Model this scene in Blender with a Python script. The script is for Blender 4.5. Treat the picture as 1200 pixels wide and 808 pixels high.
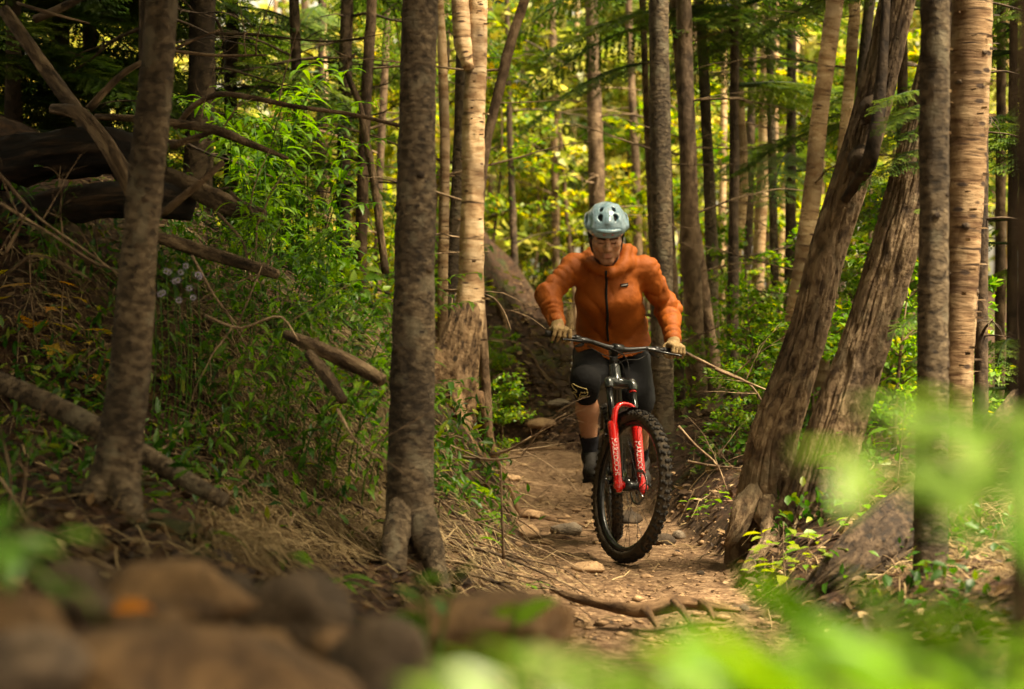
import bpy, math, random
import numpy as np
from mathutils import Matrix, Vector
for o in list(bpy.data.objects): bpy.data.objects.remove(o)
S = bpy.context.scene
C = S.collection
R = math.radians
rng = np.random.default_rng(11)
random.seed(5)

# ------------------------------------------------------------------ camera
CZ = 1.05                      # lens height above the trail (m)
FP = 2333.0                    # focal length in photograph pixels
cam_d = bpy.data.cameras.new('camera'); cam = bpy.data.objects.new('camera', cam_d); C.objects.link(cam)
cam.location = (0, 0, CZ); cam.rotation_euler = (R(90), 0, 0)
cam_d.sensor_width = 36; cam_d.lens = 70; cam_d.clip_start = .05; cam_d.clip_end = 600
cam_d.dof.use_dof = True; cam_d.dof.focus_distance = 9.85; cam_d.dof.aperture_fstop = 2.6
S.camera = cam

# ------------------------------------------------------------------ light: bright overcast filtering into a wood
SUN_EL, SUN_AZ = R(64), R(118)          # azimuth from north (+Y) clockwise: high, to the right of the lens and a little behind it
w = bpy.data.worlds.new('World'); S.world = w; w.use_nodes = True
nt = w.node_tree; nt.nodes.clear()
sky = nt.nodes.new('ShaderNodeTexSky'); sky.sky_type = 'NISHITA'; sky.sun_disc = False
sky.sun_elevation = SUN_EL; sky.sun_rotation = SUN_AZ; sky.dust_density = 4; sky.ozone_density = .6
hs = nt.nodes.new('ShaderNodeHueSaturation'); hs.inputs['Saturation'].default_value = .18
mx = nt.nodes.new('ShaderNodeMix'); mx.data_type = 'RGBA'; mx.blend_type = 'MULTIPLY'; mx.inputs[0].default_value = 1
mx.inputs[7].default_value = (1.0, .84, .56, 1)       # thin warm cloud
bg = nt.nodes.new('ShaderNodeBackground'); bg.inputs[1].default_value = .08
wo = nt.nodes.new('ShaderNodeOutputWorld')
nt.links.new(sky.outputs[0], hs.inputs['Color']); nt.links.new(hs.outputs[0], mx.inputs[6])
nt.links.new(mx.outputs[2], bg.inputs[0]); nt.links.new(bg.outputs[0], wo.inputs[0])
sd = bpy.data.lights.new('sun', 'SUN'); sd.energy = 4.6; sd.angle = R(18); sd.color = (1, .85, .60)
sun = bpy.data.objects.new('sun', sd); C.objects.link(sun)
sun.rotation_euler = (R(90) - SUN_EL, 0, math.pi - SUN_AZ)
# sun direction check: lamp shines along its -Z
_d = Vector((math.sin(SUN_AZ) * math.cos(SUN_EL), math.cos(SUN_AZ) * math.cos(SUN_EL), math.sin(SUN_EL)))
sun.rotation_euler = _d.to_track_quat('Z', 'Y').to_euler(); sun.location = _d * 40
S.view_settings.view_transform = 'Standard'; S.view_settings.look = 'None'
S.view_settings.exposure = 2.35; S.view_settings.gamma = 1; S.view_settings.use_curve_mapping = False
S.render.engine = 'CYCLES'
S.cycles.use_denoising = True; S.cycles.denoising_input_passes = 'RGB'; S.cycles.sample_clamp_indirect = 6
S.cycles.max_bounces = 7; S.cycles.diffuse_bounces = 3; S.cycles.transmission_bounces = 4

# ------------------------------------------------------------------ helpers
def P(px, py, Y): return np.array([(px - 600) / FP * Y, Y, CZ + (404 - py) / FP * Y])
def nrm(a):
    a = np.asarray(a, float); return a / np.maximum(np.linalg.norm(a, axis=-1, keepdims=True), 1e-9)
def _h(ix, iy, iz, s):
    h = (ix.astype(np.uint32) * np.uint32(374761393) + iy.astype(np.uint32) * np.uint32(668265263) + iz.astype(np.uint32) * np.uint32(2246822519) + np.uint32((s * 3266489917) & 0xffffffff))
    h = (h ^ (h >> np.uint32(13))) * np.uint32(1274126177); h = h ^ (h >> np.uint32(16))
    return h.astype(np.float64) / 4294967295.0
def noise(p, s=0):
    p = np.asarray(p, float); i = np.floor(p).astype(np.int64); f = p - i; f = f * f * (3 - 2 * f)
    r = 0
    for a in (0, 1):
        for b in (0, 1):
            for c in (0, 1):
                wgt = (f[..., 0] if a else 1 - f[..., 0]) * (f[..., 1] if b else 1 - f[..., 1]) * (f[..., 2] if c else 1 - f[..., 2])
                r = r + wgt * _h(i[..., 0] + a, i[..., 1] + b, i[..., 2] + c, s)
    return r * 2 - 1
def fbm(p, o=4, s=0):
    r = 0; a = 1.; p = np.asarray(p, float)
    for k in range(o): r = r + a * noise(p, s + k); p = p * 2.03; a *= .5
    return r

class G:
    """collects polygons for one mesh"""
    def __init__(s): s.V = []; s.F = []; s.n = 0; s.T = []; s.B = []
    def add(s, V, F, tint=None, bco=None):
        V = np.asarray(V, float); F = np.asarray(F, int)
        s.V.append(V); s.F.append(F + s.n)
        s.T.append(np.full(len(V), .5) if tint is None else np.broadcast_to(np.asarray(tint, float), (len(V),)))
        s.B.append(V if bco is None else np.asarray(bco, float)); s.n += len(V); return s
    def map(s, f): s.V = [f(v) for v in s.V]; return s
    def mesh(s, name, mat, smooth=True, origin=(0, 0, 0)):
        V = np.concatenate(s.V) - np.asarray(origin, float); me = bpy.data.meshes.new(name)
        me.vertices.add(len(V)); me.vertices.foreach_set('co', V.astype(np.float32).ravel())
        L = np.concatenate([f.ravel() for f in s.F]); tot = np.concatenate([np.full(len(f), f.shape[1]) for f in s.F])
        st = np.concatenate([[0], np.cumsum(tot)[:-1]])
        me.loops.add(len(L)); me.loops.foreach_set('vertex_index', L.astype(np.int32))
        me.polygons.add(len(tot)); me.polygons.foreach_set('loop_start', st.astype(np.int32))
        if smooth: me.polygons.foreach_set('use_smooth', np.ones(len(tot), bool))
        a = me.attributes.new('tint', 'FLOAT', 'POINT'); a.data.foreach_set('value', np.concatenate(s.T).astype(np.float32))
        a = me.attributes.new('bco', 'FLOAT_VECTOR', 'POINT'); a.data.foreach_set('vector', np.concatenate(s.B).astype(np.float32).ravel())
        me.update(calc_edges=True); me.validate()
        if mat: me.materials.append(mat)
        return me
BASE = {}
def link(o, parent=None):
    C.objects.link(o)
    if parent: o.parent = parent
    return o
def empty(name, loc, label=None, cat=None, group=None):
    o = bpy.data.objects.new(name, None); o.empty_display_size = .1; o.location = [float(v) for v in loc]; C.objects.link(o)
    BASE[o.name] = np.asarray(loc, float)
    if label: tag(o, label, cat, group)
    return o
def tag(o, label=None, cat=None, group=None, kind=None):
    if label: o['label'] = label
    if cat: o['category'] = cat
    if group: o['group'] = group
    if kind: o['kind'] = kind
    return o
def mk(name, g, mat, parent=None, origin=None, smooth=True):
    """one mesh object from world-space polygons; children keep their thing's base as origin"""
    if parent is not None: b = BASE[parent.name]
    else: b = np.asarray(origin if origin is not None else (0, 0, 0), float)
    o = bpy.data.objects.new(name, g.mesh(name, mat, smooth, b)); C.objects.link(o)
    if parent is not None: o.parent = parent
    else: o.location = b.tolist()
    BASE[o.name] = b
    return o
def shared(name, me, parent=None, M=None):
    o = bpy.data.objects.new(name, me); C.objects.link(o)
    if parent: o.parent = parent
    if M is not None: o.matrix_local = M
    return o
def copy_tree(o, parent=None):
    c = o.copy(); C.objects.link(c); c.parent = parent
    for ch in o.children: copy_tree(ch, c)
    return c
def frame_m(loc, x, z, s=1.0):
    x = nrm(x); z = np.asarray(z, float); y = nrm(np.cross(z, x)); z = np.cross(x, y)
    M = Matrix.Identity(4)
    for i in range(3): M[i][0] = x[i] * s; M[i][1] = y[i] * s; M[i][2] = z[i] * s; M[i][3] = loc[i]
    return M

def spline(pts, vals=None, n=None, step=None):
    pts = np.asarray(pts, float); k = len(pts)
    vals = None if vals is None else np.asarray(vals, float)
    if n is None:
        Ln = np.linalg.norm(np.diff(pts, axis=0), axis=1).sum(); n = max(4, int(Ln / step) + 1)
    if k == 2:
        t = np.linspace(0, 1, n)[:, None]; q = pts[0] * (1 - t) + pts[1] * t
        return (q, None if vals is None else vals[0] * (1 - t[:, 0]) + vals[1] * t[:, 0])
    d = np.concatenate([[0], np.cumsum(np.linalg.norm(np.diff(pts, axis=0), axis=1) + 1e-6)])
    m = np.gradient(pts, d, axis=0); t = np.linspace(0, d[-1], n)
    i = np.clip(np.searchsorted(d, t, 'right') - 1, 0, k - 2); h = (d[i + 1] - d[i]); u = (t - d[i]) / h
    u = u[:, None]; h = h[:, None]
    q = (2*u**3 - 3*u**2 + 1) * pts[i] + (u**3 - 2*u**2 + u) * h * m[i] + (-2*u**3 + 3*u**2) * pts[i+1] + (u**3 - u**2) * h * m[i+1]
    return q, (None if vals is None else np.interp(t, d, vals))
def tube(pts, rad, seg=12, rfun=None, cap=True, flat=None):
    """swept tube; rfun(theta, arc, r) returns the radius; also gives unrolled bark coordinates"""
    pts = np.asarray(pts, float); n = len(pts); rad = np.broadcast_to(np.asarray(rad, float), (n,))
    T = nrm(np.gradient(pts, axis=0)); up = np.array([1., 0, 0]) if abs(T[0][0]) < .8 else np.array([0, 1., 0])
    N = np.zeros((n, 3)); v = nrm(up - T[0] * up.dot(T[0]))
    for i in range(n): v = nrm(v - T[i] * v.dot(T[i])); N[i] = v
    B = np.cross(T, N); th = np.arange(seg) * 2 * math.pi / seg
    arc = np.concatenate([[0], np.cumsum(np.linalg.norm(np.diff(pts, axis=0), axis=1))])
    TH, AR = np.meshgrid(th, arc); RR = np.repeat(rad[:, None], seg, 1)
    r2 = RR if rfun is None else rfun(TH, AR, RR)
    ca = np.cos(TH)[..., None]; sa = np.sin(TH)[..., None]
    sc = (1, 1) if flat is None else flat
    V = pts[:, None] + (N[:, None] * ca * sc[0] + B[:, None] * sa * sc[1]) * r2[..., None]
    r0 = max(rad.mean(), 1e-4)
    bco = np.stack([np.cos(TH) * r0, np.sin(TH) * r0, AR], -1).reshape(-1, 3)
    V = V.reshape(-1, 3); a = np.arange(n - 1)[:, None] * seg; j = np.arange(seg)[None]; j2 = (j + 1) % seg
    F = np.stack([a + j, a + j2, a + seg + j2, a + seg + j], -1).reshape(-1, 4)
    if cap:
        V = np.vstack([V, pts[0] - T[0] * rad[0] * .15, pts[-1] + T[-1] * rad[-1] * .15]); bco = np.vstack([bco, [0, 0, 0], [0, 0, arc[-1]]])
        k = n * seg; jj = np.arange(seg); z = np.stack([np.full(seg, k), (jj + 1) % seg, jj, jj], -1); e = (n - 1) * seg
        z2 = np.stack([np.full(seg, k + 1), e + jj, e + (jj + 1) % seg, e + (jj + 1) % seg], -1)
        return V, F, bco, np.vstack([z, z2])[:, :3]
    return V, F, bco, None
def addtube(g, pts, rad, seg=8, rfun=None, tint=.5, cap=True, flat=None):
    V, F, b, caps = tube(pts, rad, seg, rfun, cap, flat); n0 = g.n
    g.add(V, F, tint, b)
    if caps is not None: g.F.append(caps + n0)
    return g
def addbox(g, c, sx, sy, sz, axes=None, tint=.5, taper=1.0):
    c = np.asarray(c, float); A = np.eye(3) if axes is None else np.asarray(axes, float)
    V = []
    for z in (-.5, .5):
        k = taper if z > 0 else 1
        for x, y in ((-.5, -.5), (.5, -.5), (.5, .5), (-.5, .5)): V.append(c + A[0] * x * sx * k + A[1] * y * sy * k + A[2] * z * sz)
    return g.add(V, [[3, 2, 1, 0], [4, 5, 6, 7], [0, 1, 5, 4], [1, 2, 6, 5], [2, 3, 7, 6], [3, 0, 4, 7]], tint)
def leaves(pos, d, up, size, wid=.35, tint=.5, fold=.15, curl=.2, fine=True):
    """many leaf blades: base, two shoulder pairs and a tip, folded along the midrib"""
    pos = np.asarray(pos, float); n = len(pos); d = nrm(d); sd_ = nrm(np.cross(up, d)); u = np.cross(d, sd_)
    s = np.broadcast_to(np.asarray(size, float), (n,))[:, None]
    if fine:
        prof = [(0, 0, 0), (.32, .5, 1), (.32, 0, 0), (.32, -.5, 1), (.7, .36, 1), (.7, 0, 0), (.7, -.36, 1), (1, 0, 0)]
        fc = [[0, 3, 2, 2], [0, 2, 1, 1], [2, 3, 6, 5], [1, 2, 5, 4], [5, 6, 7, 7], [4, 5, 7, 7]]
    else:
        prof = [(0, 0, 0), (.45, .5, 1), (1, 0, 0), (.45, -.5, 1)]; fc = [[0, 1, 2, 3]]
    V = np.zeros((n, len(prof), 3))
    for k, (a, b, c) in enumerate(prof):
        V[:, k] = pos + s * (d * a + sd_ * b * wid + u * (c * fold * wid - curl * a * a))
    base = np.arange(n)[:, None] * len(prof)
    out = []
    for f in fc:
        f = [f[i] for i in range(4) if i == 0 or f[i] != f[i - 1]]
        out.append(base + np.array(f)[None])
    t = np.repeat(np.broadcast_to(np.asarray(tint, float), (n,)), len(prof))
    return V.reshape(-1, 3), out, t
def addleaves(g, *a, **k):
    V, fs, t = leaves(*a, **k); n0 = g.n
    g.add(V, fs[0], t)
    for f in fs[1:]: g.F.append(f + n0)
    return g

# ---------------- implicit surfaces (for the rider, helmet, gloves, rocks)
def rcone(a, b, r1, r2):
    a = np.asarray(a, float); b = np.asarray(b, float); lo = np.minimum(a - r1, b - r2); hi = np.maximum(a + r1, b + r2)
    def f(p):
        ba = b - a; t = np.clip(((p - a) @ ba) / max(ba @ ba, 1e-9), 0, 1)
        return np.linalg.norm(p - (a + t[..., None] * ba), axis=-1) - (r1 + (r2 - r1) * t)
    return lo, hi, f
def ellip(c, r, A=None):
    c = np.asarray(c, float); r = np.asarray(r, float); m = r.max(); A = np.eye(3) if A is None else np.asarray(A, float)
    def f(p):
        q = (p - c) @ A.T; k0 = np.linalg.norm(q / r, axis=-1); k1 = np.linalg.norm(q / (r * r), axis=-1)
        return k0 * (k0 - 1) / np.maximum(k1, 1e-6)
    return c - m, c + m, f
def sdf_eval(prims, ax):
    X = np.stack(np.meshgrid(*ax, indexing='ij'), -1).astype(np.float32); F = np.full(X.shape[:3], .3, np.float32)
    for op, k, (lo, hi, f) in prims:
        m = .05 + k; sl = []
        for i in range(3):
            a = np.searchsorted(ax[i], lo[i] - m); b = np.searchsorted(ax[i], hi[i] + m)
            sl.append(slice(max(a - 1, 0), min(b + 1, len(ax[i]))))
        sl = tuple(sl)
        d = f(X[sl]).astype(np.float32); F0 = F[sl]
        if op == '+':
            h = np.maximum(k - np.abs(F0 - d), 0) / k if k > 0 else 0; F[sl] = np.minimum(F0, d) - h * h * k * .25
        else:
            d = -d; h = np.maximum(k - np.abs(F0 - d), 0) / k if k > 0 else 0; F[sl] = np.maximum(F0, d) + h * h * k * .25
    return F
def surfnet(F, ax):
    s = F < 0; nx, ny, nz = F.shape
    def crn(A, i, j, k): return A[i:nx - 1 + i, j:ny - 1 + j, k:nz - 1 + k]
    cnt = sum(crn(s, i, j, k).astype(np.int8) for i in (0, 1) for j in (0, 1) for k in (0, 1))
    act = (cnt > 0) & (cnt < 8); idx = np.full(act.shape, -1); ii = np.argwhere(act); idx[act] = np.arange(len(ii))
    acc = np.zeros((len(ii), 3)); num = np.zeros(len(ii))
    cs = [(i, j, k) for i in (0, 1) for j in (0, 1) for k in (0, 1)]
    for a in cs:
        for b in cs:
            if sum(abs(x - y) for x, y in zip(a, b)) == 1 and a < b:
                va = F[ii[:, 0] + a[0], ii[:, 1] + a[1], ii[:, 2] + a[2]].astype(float); vb = F[ii[:, 0] + b[0], ii[:, 1] + b[1], ii[:, 2] + b[2]].astype(float)
                m = (va < 0) != (vb < 0); t = np.where(m, va / np.where(m, va - vb, 1), 0)
                pa = np.stack([ax[q][ii[:, q] + a[q]] for q in range(3)], -1); pb = np.stack([ax[q][ii[:, q] + b[q]] for q in range(3)], -1)
                acc += np.where(m[:, None], pa + (pb - pa) * t[:, None], 0); num += m
    V = acc / num[:, None]; Q = []
    for d in range(3):
        e = [slice(1, -1)] * 3; e[d] = slice(0, -1); e2 = list(e); e2[d] = slice(1, None)
        A = s[tuple(e)]; B = s[tuple(e2)]; ch = np.argwhere(A != B)
        if not len(ch): continue
        inn = A[A != B]; c = ch.copy()
        for q in range(3):
            if q != d: c[:, q] += 1
        u, v = [(1, 2), (2, 0), (0, 1)][d]
        def at(du, dv):
            k = c.copy(); k[:, u] -= du; k[:, v] -= dv; return idx[k[:, 0], k[:, 1], k[:, 2]]
        q = np.stack([at(1, 1), at(0, 1), at(0, 0), at(1, 0)], -1)
        q[~inn] = q[~inn][:, ::-1]; Q.append(q)
    return V, np.vstack(Q)
def vnormals(V, F):
    n = np.cross(V[F[:, 2]] - V[F[:, 0]], V[F[:, 3 % F.shape[1]]] - V[F[:, 1]]); N = np.zeros_like(V)
    for k in range(F.shape[1]): np.add.at(N, F[:, k], n)
    return nrm(N)
def relax(V, F, it=1, lam=.5):
    for _ in range(it):
        A = np.zeros_like(V); c = np.zeros(len(V))
        for k in range(F.shape[1]):
            for m in (1, F.shape[1] - 1):
                np.add.at(A, F[:, k], V[F[:, (k + m) % F.shape[1]]]); np.add.at(c, F[:, k], 1)
        V = V + lam * (A / np.maximum(c, 1)[:, None] - V)
    return V
def blob(prims, lo, hi, res, it=1):
    ax = [np.arange(lo[i], hi[i] + res, res) for i in range(3)]
    V, F = surfnet(sdf_eval(prims, ax), ax); return relax(V, F, it), F

# ------------------------------------------------------------------ materials
def nodes(name):
    m = bpy.data.materials.new(name); m.use_nodes = True; t = m.node_tree; t.nodes.clear()
    return m, t, (lambda ty, **k: _n(t, ty, k)), t.links.new
def _n(t, ty, k):
    n = t.nodes.new('ShaderNode' + ty)
    for a, b in k.items():
        if hasattr(n, a): setattr(n, a, b)
        else: n.inputs[a].default_value = b
    return n
def ramp(t, stops):
    n = t.nodes.new('ShaderNodeValToRGB'); e = n.color_ramp.elements
    while len(e) < len(stops): e.new(.5)
    for i, (p, c) in enumerate(stops): e[i].position = p; e[i].color = (*c, 1)
    return n
def coords(t, L, scale, kind='bco'):
    if kind == 'bco': a = t.nodes.new('ShaderNodeAttribute'); a.attribute_name = 'bco'; src = a.outputs['Vector']
    else: a = t.nodes.new('ShaderNodeTexCoord'); src = a.outputs['Object']
    oi = t.nodes.new('ShaderNodeObjectInfo'); ad = t.nodes.new('ShaderNodeVectorMath'); ad.operation = 'ADD'
    ml = t.nodes.new('ShaderNodeMath'); ml.operation = 'MULTIPLY'; ml.inputs[1].default_value = 17.0
    L(oi.outputs['Random'], ml.inputs[0]); L(src, ad.inputs[0]); L(ml.outputs[0], ad.inputs[1])
    mp = t.nodes.new('ShaderNodeMapping'); mp.inputs['Scale'].default_value = scale; L(ad.outputs[0], mp.inputs[0]); return mp.outputs[0]
def mixc(t, L, fac, a, b, mode='MIX'):
    n = t.nodes.new('ShaderNodeMix'); n.data_type = 'RGBA'; n.blend_type = mode
    for s, v in ((0, fac), (6, a), (7, b)):
        if hasattr(v, 'is_linked') or hasattr(v, 'links'): L(v, n.inputs[s])
        else: n.inputs[s].default_value = v if s == 0 else (*v, 1)
    return n.outputs[2]
def finish(t, L, col, rough=.8, bump=None, bs=.3, dist=.01, spec=.3, extra=None):
    b = t.nodes.new('ShaderNodeBsdfPrincipled')
    if hasattr(col, 'links'): L(col, b.inputs['Base Color'])
    else: b.inputs['Base Color'].default_value = (*col, 1)
    if hasattr(rough, 'links'): L(rough, b.inputs['Roughness'])
    else: b.inputs['Roughness'].default_value = rough
    b.inputs['Specular IOR Level'].default_value = spec
    if bump is not None:
        n = t.nodes.new('ShaderNodeBump'); n.inputs['Strength'].default_value = bs; n.inputs['Distance'].default_value = dist
        L(bump, n.inputs['Height']); L(n.outputs[0], b.inputs['Normal'])
    for k, v in (extra or {}).items(): b.inputs[k].default_value = v
    o = t.nodes.new('ShaderNodeOutputMaterial'); L(b.outputs[0], o.inputs[0]); return b, o
def plain(name, col, rough=.5, metal=0, spec=.4, var=.25, sc=40, coat=0, bump=.15):
    m, t, N, L = nodes(name); v = coords(t, L, (sc, sc, sc), 'obj')
    n = N('TexNoise', Scale=1.0, Detail=4.0); L(v, n.inputs['Vector'])
    r = ramp(t, [(.3, [c * (1 - var) for c in col]), (.7, [min(1, c * (1 + var)) for c in col])]); L(n.outputs[0], r.inputs[0])
    finish(t, L, r.outputs[0], rough, n.outputs[0], bump, .002, spec, {'Metallic': metal, 'Coat Weight': coat, 'Coat Roughness': .15}); return m
def bark(name, cols, sc, spots=None, bs=.5, dist=.012, band=0, lichen=None):
    m, t, N, L = nodes(name)
    v = coords(t, L, sc); n = N('TexNoise', Scale=1.0, Detail=6.0, Roughness=.65); L(v, n.inputs['Vector'])
    r = ramp(t, [(.37 + .26 * i / (len(cols) - 1), c) for i, c in enumerate(cols)]); L(n.outputs[0], r.inputs[0]); col = r.outputs[0]
    hgt = n.outputs[0]
    v2 = coords(t, L, (3, 3, 2.2)); n2 = N('TexNoise', Scale=1.0, Detail=3.0); L(v2, n2.inputs['Vector'])
    r2 = ramp(t, [(.38, (.5, .47, .44)), (.6, (1.2, 1.14, 1.04))]); L(n2.outputs[0], r2.inputs[0]); col = mixc(t, L, 1.0, col, r2.outputs[0], 'MULTIPLY')
    if lichen:
        v4 = coords(t, L, (14, 14, 9)); n4 = N('TexNoise', Scale=1.0, Detail=5.0); L(v4, n4.inputs['Vector'])
        r4 = ramp(t, [(.56, (0, 0, 0)), (.66, (.6, .6, .6))]); L(n4.outputs[0], r4.inputs[0]); col = mixc(t, L, r4.outputs[0], col, lichen)
    if spots:
        v3 = coords(t, L, spots[1]); vo = N('TexVoronoi', Scale=1.0); L(v3, vo.inputs['Vector'])
        r3 = ramp(t, [(spots[2], (1, 1, 1)), (spots[2] + .08, (0, 0, 0))]); L(vo.outputs['Distance'], r3.inputs[0])
        col = mixc(t, L, r3.outputs[0], col, spots[0])
    if band:
        v5 = coords(t, L, (6, 6, 46)); n5 = N('TexNoise', Scale=1.0, Detail=3.0); L(v5, n5.inputs['Vector'])
        r5 = ramp(t, [(.60, (0, 0, 0)), (.68, (1, 1, 1))]); L(n5.outputs[0], r5.inputs[0]); col = mixc(t, L, r5.outputs[0], col, [c * .38 for c in cols[0]])
    finish(t, L, col, .85, hgt, bs, dist, .25); return m
def leafmat(name, stops, trans=.45, rough=.45, osc=.35):
    m, t, N, L = nodes(name)
    a = N('Attribute'); a.attribute_name = 'tint'; oi = N('ObjectInfo')
    mm = N('Math', operation='MULTIPLY_ADD'); L(oi.outputs['Random'], mm.inputs[0]); mm.inputs[1].default_value = osc; mm.inputs[2].default_value = -osc / 2
    ad = N('Math', operation='ADD'); L(a.outputs['Fac'], ad.inputs[0]); L(mm.outputs[0], ad.inputs[1])
    r = ramp(t, stops); L(ad.outputs[0], r.inputs[0])
    tc = N('TexCoord'); n = N('TexNoise', Scale=30.0, Detail=3.0); L(tc.outputs['Object'], n.inputs['Vector'])
    r2 = ramp(t, [(.3, (.75, .78, .7)), (.7, (1.15, 1.12, 1.05))]); L(n.outputs[0], r2.inputs[0])
    col = mixc(t, L, 1.0, r.outputs[0], r2.outputs[0], 'MULTIPLY')
    b = N('BsdfPrincipled'); L(col, b.inputs['Base Color']); b.inputs['Roughness'].default_value = rough; b.inputs['Specular IOR Level'].default_value = .35
    tr = N('BsdfTranslucent'); hsv = N('HueSaturation', Saturation=1.1, Value=1.35); L(col, hsv.inputs['Color']); L(hsv.outputs[0], tr.inputs['Color'])
    ms = N('MixShader'); ms.inputs[0].default_value = trans; L(b.outputs[0], ms.inputs[1]); L(tr.outputs[0], ms.inputs[2])
    o = N('OutputMaterial'); L(ms.outputs[0], o.inputs[0]); return m

M = {}
M['bark_grey'] = bark('bark_grey', [(.03, .022, .014), (.09, .067, .043), (.175, .135, .088)], (34, 34, 48), ((.03, .022, .016), (20, 20, 30), .13), 1.0, .014, 0, (.17, .145, .095))
M['bark_birch'] = bark('bark_birch', [(.26, .155, .08), (.44, .31, .18), (.60, .46, .30)], (7, 7, 22), ((.075, .045, .028), (9, 9, 24), .11), .5, .008, 1)
M['bark_birch_old'] = bark('bark_birch_old', [(.075, .038, .017), (.165, .105, .055), (.27, .185, .108)], (6, 6, 34), ((.035, .02, .012), (9, 9, 18), .16), .7, .01, 1, (.32, .225, .125))
M['bark_rough'] = bark('bark_rough', [(.045, .028, .016), (.155, .107, .064), (.29, .215, .135)], (38, 38, 15), None, 1.0, .02, 0, (.15, .115, .068))
M['bark_scaly'] = bark('bark_scaly', [(.016, .010, .006), (.052, .034, .02), (.11, .076, .046)], (34, 34, 24), ((.012, .008, .005), (22, 22, 16), .2), 1.0, .02)
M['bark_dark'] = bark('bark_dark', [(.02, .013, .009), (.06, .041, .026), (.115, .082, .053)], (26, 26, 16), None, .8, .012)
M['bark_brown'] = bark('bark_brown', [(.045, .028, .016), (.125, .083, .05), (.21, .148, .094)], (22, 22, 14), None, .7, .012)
M['dead_wood'] = bark('dead_wood', [(.03, .02, .012), (.105, .07, .041), (.24, .175, .108)], (34, 34, 9), None, 1.0, .012, 0, (.05, .034, .02))
M['twig'] = bark('twig', [(.07, .045, .028), (.19, .13, .08), (.33, .25, .16)], (40, 40, 10), None, .5, .004)
M['rot_wood'] = bark('rot_wood', [(.003, .002, .0015), (.011, .007, .004), (.04, .024, .013)], (30, 30, 6), None, 1.0, .02)
M['bark_foot'] = bark('bark_foot', [(.06, .034, .016), (.25, .16, .082), (.42, .29, .165)], (26, 26, 16), ((.03, .018, .009), (14, 14, 10), .14), 1.0, .02)
M['root'] = bark('root', [(.04, .022, .011), (.13, .078, .04), (.24, .155, .085)], (40, 40, 9), None, .8, .008)
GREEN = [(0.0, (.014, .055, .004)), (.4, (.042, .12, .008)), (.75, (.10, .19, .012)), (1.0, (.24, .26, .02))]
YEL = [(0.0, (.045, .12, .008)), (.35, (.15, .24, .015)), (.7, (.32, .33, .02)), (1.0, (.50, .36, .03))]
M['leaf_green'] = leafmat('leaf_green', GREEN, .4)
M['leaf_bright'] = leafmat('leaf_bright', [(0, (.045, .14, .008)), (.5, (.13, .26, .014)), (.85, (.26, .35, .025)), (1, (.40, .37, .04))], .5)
M['leaf_near'] = leafmat('leaf_near', [(0, (.05, .12, .015)), (.5, (.12, .205, .03)), (1, (.29, .34, .10))], .42, .32)
M['leaf_yellow'] = leafmat('leaf_yellow', YEL, .5)
M['leaf_far'] = leafmat('leaf_far', [(0, (.10, .145, .02)), (.4, (.235, .265, .045)), (.75, (.41, .385, .10)), (1, (.55, .42, .12))], .5)
M['leaf_autumn'] = leafmat('leaf_autumn', [(0, (.10, .13, .012)), (.35, (.34, .27, .02)), (.7, (.48, .20, .02)), (1, (.38, .09, .015))], .45)
M['needle'] = leafmat('needle', [(0, (.018, .045, .008)), (.5, (.055, .105, .015)), (1, (.15, .20, .03))], .35, .5)
M['needle_near'] = leafmat('needle_near', [(0, (.006, .030, .006)), (.5, (.02, .085, .012)), (1, (.05, .15, .02))], .3, .5)
M['canopy'] = leafmat('canopy', [(0, (.03, .07, .01)), (1, (.12, .18, .02))], .35)
M['straw'] = leafmat('straw', [(0, (.06, .036, .016)), (.5, (.19, .125, .058)), (1, (.42, .31, .165))], .2, .7, 0)
M['litter'] = leafmat('litter', [(0, (.022, .012, .006)), (.5, (.085, .046, .02)), (.85, (.20, .12, .055)), (1, (.36, .26, .14))], .15, .7, 0)
M['petal'] = leafmat('petal', [(0, (.30, .25, .42)), (1, (.42, .37, .52))], .3)
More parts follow.
